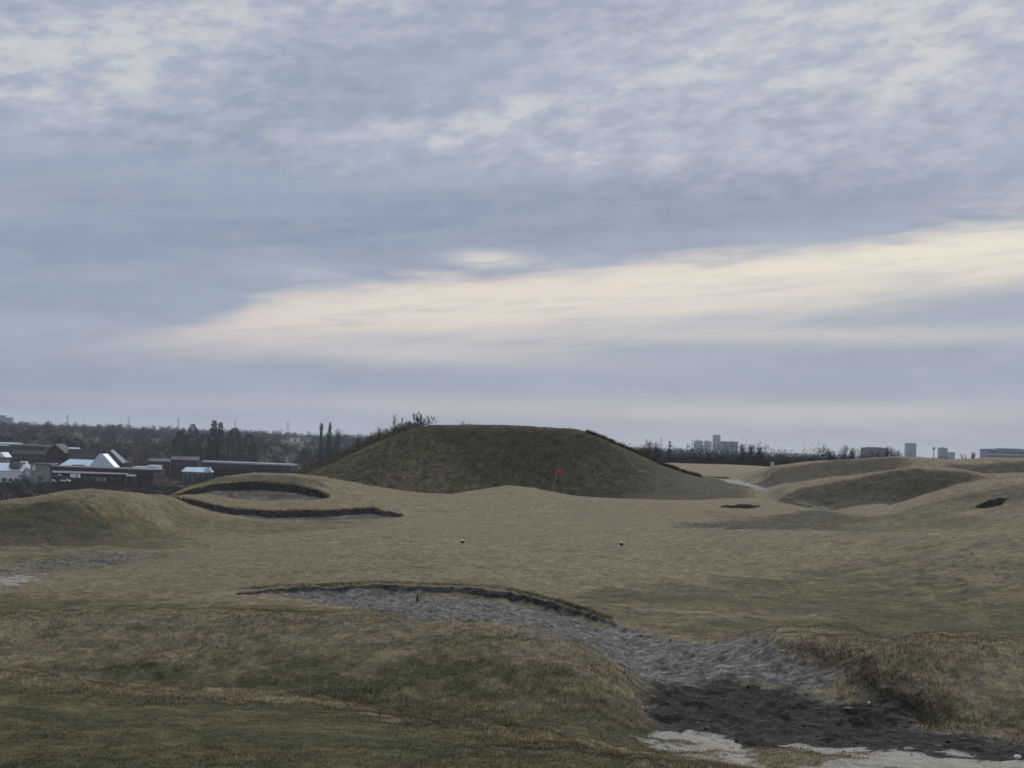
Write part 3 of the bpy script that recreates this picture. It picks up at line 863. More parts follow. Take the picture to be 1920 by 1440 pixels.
# more in the near half, where blades can be made out
keep = rng.uniform(size=NB) < np.clip(1.6 - yb / 38.0, 0.10, 1.0)
yb = yb[keep]
ab = rng.uniform(-0.44, 0.44, len(yb))
xb = ab * yb + rng.normal(0, 0.4, len(yb))
b1, b2 = zones(xb, yb)
pd = np.clip(1 - 1.25 * b1[:, 0], 0.02, 1) * np.clip(1 - 1.2 * b1[:, 1], 0, 1)
keep = rng.uniform(size=len(yb)) < pd
xb, yb, b1, b2 = xb[keep], yb[keep], b1[keep], b2[keep]
zb = height(xb, yb) + relief(xb, yb, b1)
n = len(xb)
tuss = np.clip(0.6 + 0.8 * fbm(xb * 0.9, yb * 0.9, 3, 71), 0, 1)
hgt = (0.014 + 0.034 * tuss * rng.uniform(0.3, 1.0, n)) * (1 + 0.9 * b1[:, 3] - 0.70 * b1[:, 2]) * np.clip(1.2 - yb / 90, 0.5, 1)
wid = np.clip(0.00055 * yb, 0.008, 0.12) * rng.uniform(0.7, 1.6, n)
th = rng.uniform(0, math.pi, n)
lean = rng.normal(0, 0.55, (n, 2)) * hgt[:, None]
bx = np.cos(th) * wid * 0.5; by = np.sin(th) * wid * 0.5
vz = zb - 0.02
BV = np.empty((n, 3, 3), np.float32)
BV[:, 0] = np.stack([xb - bx, yb - by, vz], 1)
BV[:, 1] = np.stack([xb + bx, yb + by, vz], 1)
BV[:, 2] = np.stack([xb + lean[:, 0], yb + lean[:, 1], zb + hgt], 1)
rr = rng.uniform(0, 1, n)
b2[:, 1] = rr
o = mesh_obj('grass', BV.reshape(-1, 3), np.arange(n * 3).reshape(-1, 3), M_BLADE,
             attrs={'zone': np.repeat(b1, 3, 0), 'earth': np.repeat(b2, 3, 0)})
upn = np.tile(np.array([[0.0, -0.15, 0.99]], np.float32), (n * 3, 1))
o.data.normals_split_custom_set_from_vertices(upn)
tag(o, 'short dry straw and green grass covering the course', 'grass', kind='stuff')

# turf fringe hanging over the cut edges, and ragged dark tussocks down the right shoulder of the mound
def along(pts, m):
    """m random ground points along a surveyed line"""
    q = [hit(*p) if len(p) == 2 else at(*p) for p in pts]
    q = np.array([p for p in q if p is not None])
    seg = np.linalg.norm(np.diff(q[:, :2], axis=0), axis=1)
    cum = np.concatenate([[0], np.cumsum(seg)])
    t = rng.uniform(0, cum[-1], m)
    return np.interp(t, cum, q[:, 0]), np.interp(t, cum, q[:, 1])


def blades(name, x, y, h, w, lean, zone, earth, label, cat, sink=0.02):
    n = len(x)
    z = height(x, y)
    th = rng.uniform(0, math.pi, n)
    dx = np.cos(th) * w * 0.5; dy = np.sin(th) * w * 0.5
    l = rng.normal(0, lean, (n, 2)) * h[:, None]
    V = np.empty((n, 3, 3), np.float32)
    V[:, 0] = np.stack([x - dx, y - dy, z - sink], 1)
    V[:, 1] = np.stack([x + dx, y + dy, z - sink], 1)
    V[:, 2] = np.stack([x + l[:, 0], y + l[:, 1], z + h], 1)
    e = np.tile(np.array(earth, np.float32), (n, 1)); e[:, 1] = rng.uniform(0, 1, n)
    zz = np.tile(np.array(zone, np.float32), (n, 1))
    o = mesh_obj(name, V.reshape(-1, 3), np.arange(n * 3).reshape(-1, 3), M_BLADE,
                 attrs={'zone': np.repeat(zz, 3, 0), 'earth': np.repeat(e, 3, 0)})
    return tag(o, label, cat, kind='stuff')


x, y = along([(440,1109),(550,1100),(700,1094),(850,1099),(950,1107),(1050,1129),(1150,1165)], 5000)
y = y + rng.uniform(0.0, 0.5, len(y))
blades('rough_grass', x, y, rng.uniform(0.02, 0.08, len(x)), rng.uniform(0.012, 0.025, len(x)), 0.8, (0, 0, 0.3, 0.5), (0, 0, 0, 1),
       'ragged grass fringe along the dark lip of the foreground gully', 'rough grass')
x, y = along([(1100,811,168.6),(1130,822,168.6),(1180,845,169.6),(1240,872,171.6),(1290,889,174.6),(1310,893,176)], 60)
cxs = np.repeat(x, 45) + rng.normal(0, 0.25, 60 * 45); cys = np.repeat(y, 45) + rng.normal(0, 0.3, 60 * 45)
blades('rough_grass', cxs, cys, rng.uniform(0.12, 0.50, len(cxs)), rng.uniform(0.08, 0.2, len(cxs)), 0.4, (0, 0, 0.1, 1), (0, 0, 0, 1),
       'dark stepped tussocks down the right shoulder of the big mound', 'rough grass')
x = rng.uniform(1450, 1800, 9000); yy = []
pts = [hit(px, row) for px, row in [(1470, 1204), (1540, 1208), (1600, 1226), (1660, 1255), (1700, 1285), (1740, 1320), (1780, 1350)]]
pts = np.array(pts)
t = rng.uniform(0, len(pts) - 1.001, 1600); i = t.astype(int); f = (t - i)[:, None]
c = pts[i] * (1 - f) + pts[i + 1] * f
x = c[:, 0] + rng.normal(0, 0.22, 1600); y = c[:, 1] + rng.normal(0, 0.55, 1600)
blades('rough_grass', x, y, rng.uniform(0.015, 0.07, 1600), rng.uniform(0.008, 0.02, 1600), 0.9, (0, 0, 0.3, 0.9), (0.6, 0, 0, 1),
       'dark matted winter weeds on the right bank of the gully', 'rough grass')

for pts, m_ in [([(312,937,93.2),(350,931,96.7),(400,923,98.7),(450,918,99.7),(500,916,100.2),(550,918,100),(590,924,98.7),(618,932,97.2)], 1500),
                ([(320,945,88.2),(400,954,89),(450,956,89.4),(520,955,90),(600,950,90.8),(650,944,92.2),(700,940,93.7),(755,951,90.4)], 1500)]:
    x, y = along(pts, m_)
    y = y + rng.uniform(-0.15, 0.4, len(y))
    blades('rough_grass', x, y, rng.uniform(0.04, 0.14, len(x)), rng.uniform(0.04, 0.07, len(x)), 0.8, (0, 0, 0.1, 0.2), (0, 0, 0, 1),
           'thin straw fringe along the rim of one of the two left mound bunkers', 'rough grass')

# gravel and clods on the bare earth
ng = 16000
gy = np.exp(rng.uniform(math.log(9.5), math.log(60), ng)); gxs = rng.uniform(-0.4, 0.45, ng) * gy
z1g, z2g = zones(gxs, gy)
k = rng.uniform(size=ng) < np.clip(z1g[:, 0] - 0.3, 0, 1) * (1 - 0.7 * z1g[:, 1])
gxs, gy, z1g, z2g = gxs[k], gy[k], z1g[k], z2g[k]
ng = len(gxs)
r = np.exp(rng.normal(math.log(0.010), 0.50, ng)) * np.clip(gy / 18, 0.9, 1.8)
octa = np.array([(1, 0, 0), (-1, 0, 0), (0, 1, 0), (0, -1, 0), (0, 0, 1), (0, 0, -1)], float)
of = np.array([(0, 2, 4), (2, 1, 4), (1, 3, 4), (3, 0, 4), (2, 0, 5), (1, 2, 5), (3, 1, 5), (0, 3, 5)])
jit = octa[None] * rng.uniform(0.6, 1.3, (ng, 6, 1)) * np.array([1.2, 1.2, 0.7]) + rng.normal(0, 0.2, (ng, 6, 3))
gv = np.stack([gxs, gy, height(gxs, gy) + relief(gxs, gy, z1g)], 1)[:, None] + jit * r[:, None, None]
gf = (of[None] + (np.arange(ng) * 6)[:, None, None]).reshape(-1, 3)
z1g = z1g.copy(); z1g[:, 0] = 1; z1g[:, 1] = 0
o = mesh_obj('gravel', gv.reshape(-1, 3), gf, M_GROUND, attrs={'zone': np.repeat(z1g, 6, 0), 'earth': np.repeat(z2g, 6, 0)})
tag(o, 'loose gravel and clods strewn over the bare dirt', 'gravel', kind='stuff')

# ------------------------------------------------------------------ materials of the far things
M_BARK = material('bark', (0.060, 0.050, 0.045, 1), (0.035, 0.030, 0.028, 1), 3.0)
M_TWIG = material('twigs', (0.070, 0.058, 0.052, 1), (0.040, 0.035, 0.033, 1), 0.15)
M_TWIG_TAN = material('tan twigs', (0.160, 0.130, 0.090, 1), (0.110, 0.088, 0.062, 1), 0.8)
M_WOOD = material('bare winter wood', (0.028, 0.024, 0.024, 1), (0.015, 0.015, 0.016, 1), 0.035, detail=6)
M_NEEDLE = material('needles', (0.030, 0.038, 0.028, 1), (0.018, 0.024, 0.020, 1), 0.5)
M_WILLOW = material('willow twigs', (0.150, 0.130, 0.075, 1), (0.100, 0.085, 0.055, 1), 0.3)
M_SCRUB = material('scrub', (0.050, 0.040, 0.035, 1), (0.024, 0.026, 0.022, 1), 0.06, detail=6)
M_WHITE = material('white roof', (0.78, 0.80, 0.80, 1), (0.66, 0.68, 0.69, 1), 0.3, 0.6)
M_PALE = material('pale blue roof sheet', (0.66, 0.74, 0.76, 1), (0.56, 0.64, 0.66, 1), 0.25, 0.5)
M_GREYROOF = material('grey roof', (0.17, 0.17, 0.17, 1), (0.12, 0.12, 0.13, 1), 0.3)
M_DARKROOF = material('dark roof', (0.070, 0.062, 0.062, 1), (0.045, 0.042, 0.045, 1), 0.3)
M_BRICK = material('brick wall', (0.070, 0.046, 0.042, 1), (0.046, 0.034, 0.034, 1), 0.5)
M_RED = material('dark red fascia', (0.085, 0.028, 0.030, 1), (0.055, 0.022, 0.025, 1), 0.2)
M_BEIGE = material('beige wall', (0.34, 0.32, 0.28, 1), (0.25, 0.24, 0.21, 1), 0.3)
M_GLASS = material('window glass', (0.035, 0.042, 0.050, 1), (0.05, 0.06, 0.07, 1), 0.3, 0.15, spec=0.5)
M_CONC = material('concrete wall', (0.13, 0.15, 0.20, 1), (0.10, 0.12, 0.165, 1), 0.05)
M_CONC_L = material('light concrete wall', (0.24, 0.28, 0.33, 1), (0.20, 0.24, 0.29, 1), 0.05)
M_CONC_D = material('dark brown wall', (0.07, 0.065, 0.085, 1), (0.05, 0.05, 0.065, 1), 0.05)
M_STEEL = material('galvanised steel', (0.30, 0.31, 0.33, 1), (0.24, 0.25, 0.27, 1), 1.0, 0.5)
M_FLAG = material('red flag cloth', (0.62, 0.035, 0.055, 1), (0.50, 0.025, 0.045, 1), 4.0, 0.7)
M_EMBLEM = material('pale flag print', (0.70, 0.30, 0.32, 1), (0.62, 0.22, 0.25, 1), 8.0, 0.7)
M_POLE = material('weathered pole', (0.42, 0.40, 0.38, 1), (0.32, 0.31, 0.29, 1), 2.0, 0.6)
M_DARK = material('dark paint', (0.018, 0.014, 0.014, 1), (0.03, 0.022, 0.02, 1), 30.0, 0.6)
M_LIT_TOP = material('lit marker top', (0.62, 0.50, 0.36, 1), (0.5, 0.4, 0.3, 1), 30.0, 0.6)  # light from above on the tee markers, put into colour
M_STONE = material('grey stone', (0.155, 0.145, 0.132, 1), (0.09, 0.085, 0.078, 1), 25.0, 0.9, bump=0.4)
M_STONE_W = material('white stone', (0.62, 0.60, 0.55, 1), (0.6, 0.58, 0.55, 1), 25.0, 0.9)
M_PAINTW = material('white paint', (0.60, 0.58, 0.54, 1), (0.46, 0.44, 0.41, 1), 3.0, 0.7)

# sight lines that must stay open over the nearer growth: columns, sight row, distance of what is seen there
OPEN = [(-40, 58, 881, 650), (58, 100, 880, 650), (98, 293, 893, 640), (335, 402, 884, 700), (293, 335, 885, 700), (365, 548, 872, 780), (275, 375, 868, 760),
        (538, 565, 829, 1900), (402, 548, 873, 700), (-60, 84, 838, 900), (84, 240, 862, 740)]


def cap_height(x, y, z, h):
    px = 960 + F * (x / y)         # columns are close enough for this purpose
    ro = 826 + 0.0375 * (px - 960)
    for a, b, row, d in OPEN:
        if a - 6 < px < b + 6 and y < d + 3:
            h = min(h, -(row + 1 - ro) / F * y - z)
    return h


def slivers(cx, cy, cz, rx, rz, n, w, l, lean_out=0.7, low=0.0, rg=rng):
    """n thin twig triangles spread through a crown of radius rx and half height rz"""
    u = rg.normal(0, 1, (n, 3)); u /= np.linalg.norm(u, axis=1)[:, None]
    r = rg.uniform(0.15, 1.0, n) ** 0.45
    p = u * r[:, None] * np.array([rx, rx, rz])
    d = u * lean_out + np.array([0, 0, 0.9]) + rg.normal(0, 0.35, (n, 3))
    d /= np.linalg.norm(d, axis=1)[:, None]
    s = np.cross(d, rg.normal(0, 1, (n, 3))); s /= np.linalg.norm(s, axis=1)[:, None] + 1e-9
    ll = l * rg.uniform(0.5, 1.2, n)[:, None]; ww = w * rg.uniform(0.6, 1.5, n)[:, None]
    c = np.array([cx, cy, cz])
    V = np.empty((n, 3, 3))
    V[:, 0] = p + s * ww * 0.5 + c; V[:, 1] = p - s * ww * 0.5 + c; V[:, 2] = p + d * ll + c
    return V


def wood(name, count, pxr, dr, hr, wr, mat, label, cat, nsl=70, dens=1.0, seed=1):
    rg = np.random.default_rng(seed)
    out_ = []
    for _ in range(count):
        px = rg.uniform(*pxr)
        d = math.exp(rg.uniform(math.log(dr[0]), math.log(dr[1])))
        x = (px - 960) / F * d
        z = ground_z(x, d)
        lumpy = 0.8 + 0.5 * float(fbm(np.array([x / 60]), np.array([d / 60]), 3, 5)[0])
        h = rg.uniform(*hr) * lumpy
        h = cap_height(x, d, z, h)
        if h < 0.8:
            continue
        w = min(rg.uniform(*wr), h * 0.9)
        n = int(nsl * min(1.0, 0.4 + h / hr[1]))
        out_.append(slivers(x, d, z + h * 0.42, w * 0.5, h * 0.42, int(n * 1.5), max(0.00040 * d, 0.08) * dens, h * 0.085, 0.5, rg=rg))
        # undergrowth
        out_.append(slivers(x, d, z + h * 0.12, w * 0.7, h * 0.22, n // 4, max(0.0009 * d, 0.2), h * 0.2, 0.3, rg=rg))
    V = np.concatenate(out_)
    o = mesh_obj(name, V.reshape(-1, 3), np.arange(len(V) * 3).reshape(-1, 3), mat)
    return tag(o, label, cat, kind='stuff')


wood('woods', 1900, (-420, 1000), (850, 3200), (11, 17), (7, 13), M_WOOD, 'dark bare wood behind the buildings, filling the left skyline', 'woods', 90, 1.0, 2)
wood('woods', 2300, (1050, 2350), (440, 2600), (7.5, 11.5), (6, 10), M_WOOD, 'dark bare wood along the right skyline beyond the field', 'woods', 90, 1.0, 3)
wood('scrub', 1500, (-300, 660), (330, 640), (3.5, 7.0), (4, 8), M_SCRUB, 'dark leafless scrub on the slope between the left mound and the buildings', 'scrub', 80, 1.0, 4)
wood('scrub', 420, (-300, 620), (650, 860), (4, 8), (5, 9), M_WOOD, 'bare bushes and low trees growing among the left buildings', 'scrub', 70, 1.0, 5)


wood('woods', 260, (398, 690), (650, 775), (11, 15), (6, 9), M_WOOD, 'dark bare trees in front of the very long warehouse', 'woods', 110, 1.0, 6)


# ------------------------------------------------------------------ single trees
def bare_tree(px, top, depth, wpx, label, twig=M_TWIG, zoff=0.0, n=260, columnar=False, group=None, base=None, upright=0.9, name='bare_tree', trunk_r=None):
    rg = np.random.default_rng(int(px * 7 + top * 3))
    pt = at(px, top, depth)
    x = pt[0]
    z = ground_z(x, depth) if base is None else base
    h = pt[2] - z
    w = wpx / F * depth
    root = tag(empty(name, (x, depth, z)), label, 'tree', group)
    tr = MB()
    r0 = trunk_r or max(0.010 * h, 0.00012 * depth)
    crown = []
    bend = rg.normal(0, 0.02 * h, 2)
    joints = [(0, 0, -0.1)]
    for k in range(1, 6):
        t = k / 5
        joints.append((bend[0] * t * t, bend[1] * t * t, h * t * 0.9))
    for k in range(5):
        tr.bar(joints[k], joints[k + 1], r0 * (1 - 0.17 * k), r0 * (1 - 0.17 * (k + 1)), 5)
    nl = 16 if not columnar else 10
    tw = 0.00020 * depth
    for k in range(nl):
        a = rg.uniform(0, 2 * math.pi)
        if columnar:
            t = rg.uniform(0.15, 0.8); reach = w * 0.30 * rg.uniform(0.5, 1.0)
            p0 = np.array((bend[0] * t * t, bend[1] * t * t, h * t * 0.9))
            p1 = np.array((p0[0] + math.cos(a) * reach, p0[1] + math.sin(a) * reach, min(p0[2] + h * 0.20, h * 0.95)))
        else:
            # boughs reach for a rounded dome
            t = rg.uniform(0.18, 0.5)
            e = rg.uniform(0.05, 1.35)
            p0 = np.array((bend[0] * t * t, bend[1] * t * t, h * t * 0.9))
            hc = 0.52 * h
            p1 = np.array((math.cos(a) * math.cos(e) * w * 0.46, math.sin(a) * math.cos(e) * w * 0.46, hc + math.sin(e) * h * 0.40))
        tr.bar(p0, p1, r0 * 0.40, r0 * 0.12, 4)
        m_ = int(n * (1.2 if columnar else 2.2)) // nl
        q = rg.uniform(0.25, 1.0, m_)[:, None]
        pp = p0 * (1 - q) + p1 * q + rg.normal(0, 0.03 * h, (m_, 3)) * q
        bd = (p1 - p0) / (np.linalg.norm(p1 - p0) + 1e-9)
        d = rg.normal(0, 0.33 if columnar else 0.5, (m_, 3)) + bd * 0.8 + np.array([0, 0, upright * 0.6])
        d /= np.linalg.norm(d, axis=1)[:, None]
        s = np.cross(d, rg.normal(0, 1, (m_, 3))); s /= np.linalg.norm(s, axis=1)[:, None]
        ll = h * 0.11 * rg.uniform(0.4, 1.2, m_)[:, None]
        V = np.empty((m_, 3, 3)); V[:, 0] = pp + s * tw * 0.5; V[:, 1] = pp - s * tw * 0.5; V[:, 2] = pp + d * ll
        crown.append(V)
    V = np.concatenate(crown)
    V[..., 2] = np.minimum(V[..., 2], h)
    tr.build('trunk', M_BARK, root)
    mesh_obj('crown', V.reshape(-1, 3), np.arange(len(V) * 3).reshape(-1, 3), twig, root)
    return root


def full_tree(px, top, depth, wpx, label, mat=M_NEEDLE, kind='cone', name='conifer_tree', n=900, group=None):
    rg = np.random.default_rng(int(px * 5 + top))
    pt = at(px, top, depth)
    x = pt[0]; z = ground_z(x, depth); h = pt[2] - z; w = wpx / F * depth
    root = tag(empty(name, (x, depth, z)), label, 'tree', group)
    tr = MB().bar((0, 0, -0.1), (0, 0, h * 0.35), h * 0.022, h * 0.016, 6).bar((0, 0, h * 0.35), (0, 0, h * 0.93), h * 0.016, h * 0.004, 6)
    for k in range(8):
        t = rg.uniform(0.2, 0.8); a = rg.uniform(0, 6.28)
        tr.bar((0, 0, h * t), (math.cos(a) * w * 0.3, math.sin(a) * w * 0.3, h * (t + 0.05)), h * 0.006, h * 0.002, 4)
    tr.build('trunk', M_BARK, root)
    t = rg.uniform(0.04, 1.0, n)
    if kind == 'cone':
        prof = (1 - t) ** 0.75 + 0.05
    elif kind == 'column':
        prof = 0.7 * np.sin(np.pi * np.clip(t, 0, 1) ** 0.6) + 0.25
    else:
        prof = np.sin(np.pi * np.clip(0.12 + 0.88 * t, 0, 1)) ** 0.6
    wob_ = 1 + 0.35 * np.sin(t * 23 + px) * (kind != 'round')
    a = rg.uniform(0, 2 * math.pi, n); rr_ = rg.uniform(0.2, 1, n) ** 0.5 * prof * wob_ * w * 0.5
    p = np.stack([np.cos(a) * rr_, np.sin(a) * rr_, t * h * 0.97], 1)
    d = np.stack([np.cos(a), np.sin(a), rg.uniform(-0.5, 0.6, n) if kind != 'column' else rg.uniform(0.8, 2.5, n)], 1) + rg.normal(0, 0.3, (n, 3))
    if kind == 'willow':
        d[:, 2] = -rg.uniform(0.3, 1.5, n)
    d /= np.linalg.norm(d, axis=1)[:, None]
    s = np.cross(d, rg.normal(0, 1, (n, 3))); s /= np.linalg.norm(s, axis=1)[:, None]
    L = h * 0.055 * rg.uniform(0.6, 1.3, n)[:, None]; tw = max(0.00055 * depth, 0.1)
    V = np.empty((n, 3, 3)); V[:, 0] = p + s * tw * 0.5; V[:, 1] = p - s * tw * 0.5; V[:, 2] = p + d * L
    V[..., 2] = np.minimum(V[..., 2], h)
    mesh_obj('crown', V.reshape(-1, 3), np.arange(n * 3).reshape(-1, 3), mat, root)
    return root


G1 = 'tall trees standing out of the left wood'
full_tree(362, 793, 900, 26, 'dark round topped evergreen just left of the tallest conifer', kind='round', group=G1, n=1200)
full_tree(402, 786, 880, 24, 'tallest dark conifer with a pointed top above the left wood', kind='cone', group=G1, n=1200)
full_tree(414, 790, 885, 20, 'slightly lower conifer leaning against the right side of the tallest one', kind='cone', group=G1)
full_tree(440, 800, 880, 34, 'broad dark evergreen right of the two tallest conifers', kind='round', group=G1, n=1200)
full_tree(338, 806, 870, 30, 'dark broad evergreen at the left end of the dark evergreen clump', kind='round', group=G1, n=1200)
full_tree(385, 812, 860, 34, 'low wide evergreen at the foot of the tallest conifer', kind='round', group=G1, n=1200)
full_tree(468, 812, 870, 30, 'dark evergreen at the right end of the evergreen clump', kind='round', group=G1, n=1200)
full_tree(118, 816, 860, 36, 'left one of two dark evergreens rising behind the brick gable', kind='round', name='evergreen_tree', group=G1, n=1200)
full_tree(146, 820, 850, 34, 'right one of two dark evergreens rising behind the brick gable', kind='round', name='evergreen_tree', group=G1, n=1200)
full_tree(603, 792, 900, 8, 'left of two narrow dark poplars piercing the skyline', mat=M_NEEDLE, kind='column', name='poplar_tree', group=G1, n=500)
full_tree(619, 791, 905, 8, 'right of two narrow dark poplars piercing the skyline', mat=M_NEEDLE, kind='column', name='poplar_tree', group=G1, n=500)
full_tree(270, 818, 840, 46, 'yellowish rounded willow in front of the dark wood', mat=M_WILLOW, kind='willow', name='willow_tree', n=1500)
bare_tree(634, 797, 900, 12, 'faint thin bare tree right of the two narrow poplars', group=G1)
bare_tree(88, 788, 1500, 16, 'faint bare crown above the left skyline near the frame edge')
bare_tree(208, 791, 1500, 22, 'small rounded bare crown on the skyline above the white gable')

G2 = 'bare saplings on the left shoulder of the big mound'
bare_tree(784, 769, 181, 9, 'tallest dark twin stemmed sapling on the mound shoulder', group=G2, columnar=True, n=420)
bare_tree(790, 772, 182, 7, 'dark sapling touching the right side of the tallest one', group=G2, columnar=True, n=380)
bare_tree(776, 770, 184, 9, 'faint thin sapling just left of the tallest one', group=G2, columnar=True, n=120)
bare_tree(740, 774, 183, 8, 'tall slender bare sapling farthest left of the tall ones on the shoulder', group=G2, columnar=True, n=150)
bare_tree(755, 781, 183, 8, 'bare sapling between the slender one and the tallest pair', group=G2, columnar=True, n=150)
bare_tree(768, 788, 183, 8, 'short bare sapling at the foot of the tallest pair', group=G2, n=120)
full_tree(804, 786, 178, 6, 'small dark bush at the left corner of the flat mound top', kind='cone', name='bush', n=260)
bare_tree(712, 797, 200, 20, 'wide bare shrub on the mound shoulder, left of the saplings', group=G2, n=150, twig=M_TWIG_TAN)
bare_tree(727, 800, 195, 16, 'bare shrub under the slender sapling', group=G2, n=130, twig=M_TWIG_TAN)
bare_tree(695, 806, 205, 20, 'low dark bare shrub where the shoulder meets the wood', group=G2, n=200)
bare_tree(672, 806, 250, 26, 'low pale bare tree at the left foot of the shoulder', group=G2, n=260)
bare_tree(865, 785, 215, 22, 'faint bare treetop showing over the flat top of the mound', n=200)
bare_tree(880, 790, 215, 14, 'very faint twigs right of the treetop over the mound', n=100)

G3 = 'trees standing out of the right wood'
for px, top, d, w, nm, lb in [
    (1168, 826, 520, 14, 'bare_tree', 'small dark bare tree where the right skyline leaves the mound'),
    (1215, 822, 500, 30, 'bare_tree', 'broad rounded bare tree right of the mound'),
    (1232, 826, 520, 20, 'bare_tree', 'smaller bare tree leaning on the broad rounded one'),
    (1392, 829, 560, 16, 'bare_tree', 'bare tree right beside the wide grey apartment slab'),
    (1408, 829, 560, 14, 'bare_tree', 'dark bare tree second from the wide grey apartment slab'),
    (1425, 834, 560, 18, 'bare_tree', 'low bare tree third from the wide grey apartment slab'),
    (1558, 838, 600, 18, 'bare_tree', 'low bare tree left of the twiggy crown beside the dark block'),
    (1584, 831, 600, 26, 'bare_tree', 'tall twiggy bare crown left of the dark block'),
    (1600, 838, 620, 20, 'bare_tree', 'bare crown touching the left side of the dark block'),
    (1664, 833, 520, 12, 'bare_tree', 'narrow bare tree at the right edge of the dark block'),
    (1674, 834, 520, 16, 'bare_tree', 'fanned bare tree just right of the dark block'),
    (1686, 841, 520, 14, 'bare_tree', 'low bare tree left of the light tower block'),
    (1806, 848, 640, 20, 'bare_tree', 'rounded bare tree left of the wide stepped building'),
    (1826, 845, 640, 14, 'bare_tree', 'bare tree next to the left end of the wide stepped building')]:
    bare_tree(px, top, d, w, lb, group=G3, n=300, name=nm)
full_tree(1256, 826, 520, 9, 'single small pointed conifer on the right skyline', kind='cone', n=300, group=G3)

# brushy shoulder left of the mound
rg = np.random.default_rng(5)
out_ = []
for k in range(220):
    t = rg.uniform()
    px = 560 + 240 * t + rg.normal(0, 6); d = rg.uniform(169, 185)
    x = (px - 960) / F * d; z = ground_z(x, d); h = rg.uniform(0.4, 1.4)
    out_.append(slivers(x, d, z + h * 0.4, h * 0.6, h * 0.5, 45, 0.06, h * 0.35, 0.5, rg=rg))
V = np.concatenate(out_)
tag(mesh_obj('brush', V.reshape(-1, 3), np.arange(len(V) * 3).reshape(-1, 3), M_TWIG_TAN), 'tan and brown leafless brush along the left shoulder of the big mound', 'brush', kind='stuff')

# ------------------------------------------------------------------ buildings on the left
class Site:
    """a building whose front stands at a given distance; sizes come from the sight lines"""
    def __init__(self, name, label, cat, px0, px1, depth, group=None):
        self.d = depth
        xa = at(px0, 850, depth)[0]; xb = at(px1, 850, depth)[0]
        xm = (xa + xb) / 2
        self.g = ground_z(xm, depth)
        self.xm = xm
        self.root = tag(empty(name, (xm, depth, self.g)), label, cat, group)

    def p(self, px, row, back=0.0):
        """local x, z of a sight point on the plane 'back' metres behind the front"""
        q = at(px, row, self.d + back)
        return q[0] - self.xm, q[2] - self.g

    def x(self, px): return self.p(px, 850)[0]

    def z(self, px, row): return self.p(px, row)[1]

    def add(self, name, mb, mat, parent=None):
        return mb.build(name, mat, parent or self.root)


def windows(site, x0, x1, z0, z1, n, fr=0.55, mat=None, frame=None, y=-0.06):
    step = (x1 - x0) / n
    for k in range(n):
        a = x0 + step * (k + 0.5 - fr / 2); b = x0 + step * (k + 0.5 + fr / 2)
        w_ = MB().box(a, b, y, 0.04, z0, z1)
        o_ = site.add('window', w_, frame or M_BEIGE)
        MB().box(a + 0.12, b - 0.12, y - 0.03, y, z0 + 0.12, z1 - 0.12).build('pane', mat or M_GLASS, o_)


GB = 'buildings below the course on the left'
# white building with cross gable
s = Site('white_building', 'pale white roofed hall with a steep cross gable, above the long red fascia', 'building', 105, 224, 690, GB)
ze = s.z(165, 879)
s.add('wall', MB().box(s.x(110), s.x(218), 0.4, 16, 0, ze - 0.02), M_BEIGE)
xl, zl = s.p(104, 879); xr, zr_ = s.p(121, 861); x2, z2_ = s.p(178, 862)
rf = MB()
xe = s.x(214)
ya, yb_ = 0.0, 8.0
zr_ = max(zr_, ze + 3.5)
rf.add([(xl, ya, ze), (xe, ya, ze), (xe - 3, yb_, zr_), (xr, yb_, zr_), (xl, 2 * yb_, ze), (xe, 2 * yb_, ze)],
       [(0, 1, 2, 3), (4, 3, 2, 5), (0, 3, 4), (1, 5, 2), (0, 4, 5, 1)])
s.add('roof', rf, M_PALE)
ax, az_ = s.p(191, 851); lx, _ = s.p(163, 879); rx_, _ = s.p(223, 880)
gb = MB().prism([(lx, ze - 0.5), (rx_, ze - 0.5), (ax + 0.8, az_), (ax - 0.8, az_)], -1.2, 7.5)
s.add('gable', gb, M_PALE)
vx0, vz0 = s.p(136, 877); vx1, vz1 = s.p(156, 872)
s.add('roof_vent', MB().box(vx0, vx1, -0.3, 3.0, vz0, vz1), M_BRICK)
s.add('chimney', MB().box(s.x(103), s.x(106), 1, 2, ze - 1, ze + 2.2), M_WHITE)

# brick gable with long brown roof
s = Site('brick_house', 'brown brick house with a pale edged gable and long dark roof behind the white hall', 'house', 88, 184, 735, GB)
zb_ = s.z(104, 862)
gx, gz = s.p(104, 834); lx, lz = s.p(88, 848); rx_, rz_ = s.p(121, 849)
s.add('wall', MB().prism([(lx, 0), (rx_, 0), (rx_, rz_ - 0.3), (gx, gz - 0.5), (lx, rz_ - 0.3)], 0, 14), M_BRICK)
rf = MB()
for a_, b_ in (((lx - 0.6, rz_ - 0.5), (gx, gz)), ((rx_ + 0.6, rz_ - 0.5), (gx, gz))):
    rf.prism([a_, b_, (b_[0], b_[1] + 0.5), (a_[0], a_[1] + 0.5)], -0.6, 14.3)
s.add('roof', rf, M_GREYROOF)
x0, x1 = s.x(119), s.x(183)
zt = s.z(150, 845)
wg = MB().box(x0 + 0.1, x1, 2, 13, 0, zb_ - 0.4)
s.add('wing_wall', wg, M_BRICK)
s.add('wing_roof', MB().gable_x(x0 + 0.5, x1, 2, 13, zb_ - 0.4, zt, 0.3, 0.5), M_DARKROOF)
s.add('ridge_cap', MB().box(x0 + 1, x1, 7.1, 7.9, zt + 0.28, zt + 0.75), M_GREYROOF)
windows(s, lx + 1, rx_ - 1, zb_ - 2.4, zb_ - 0.9, 3)

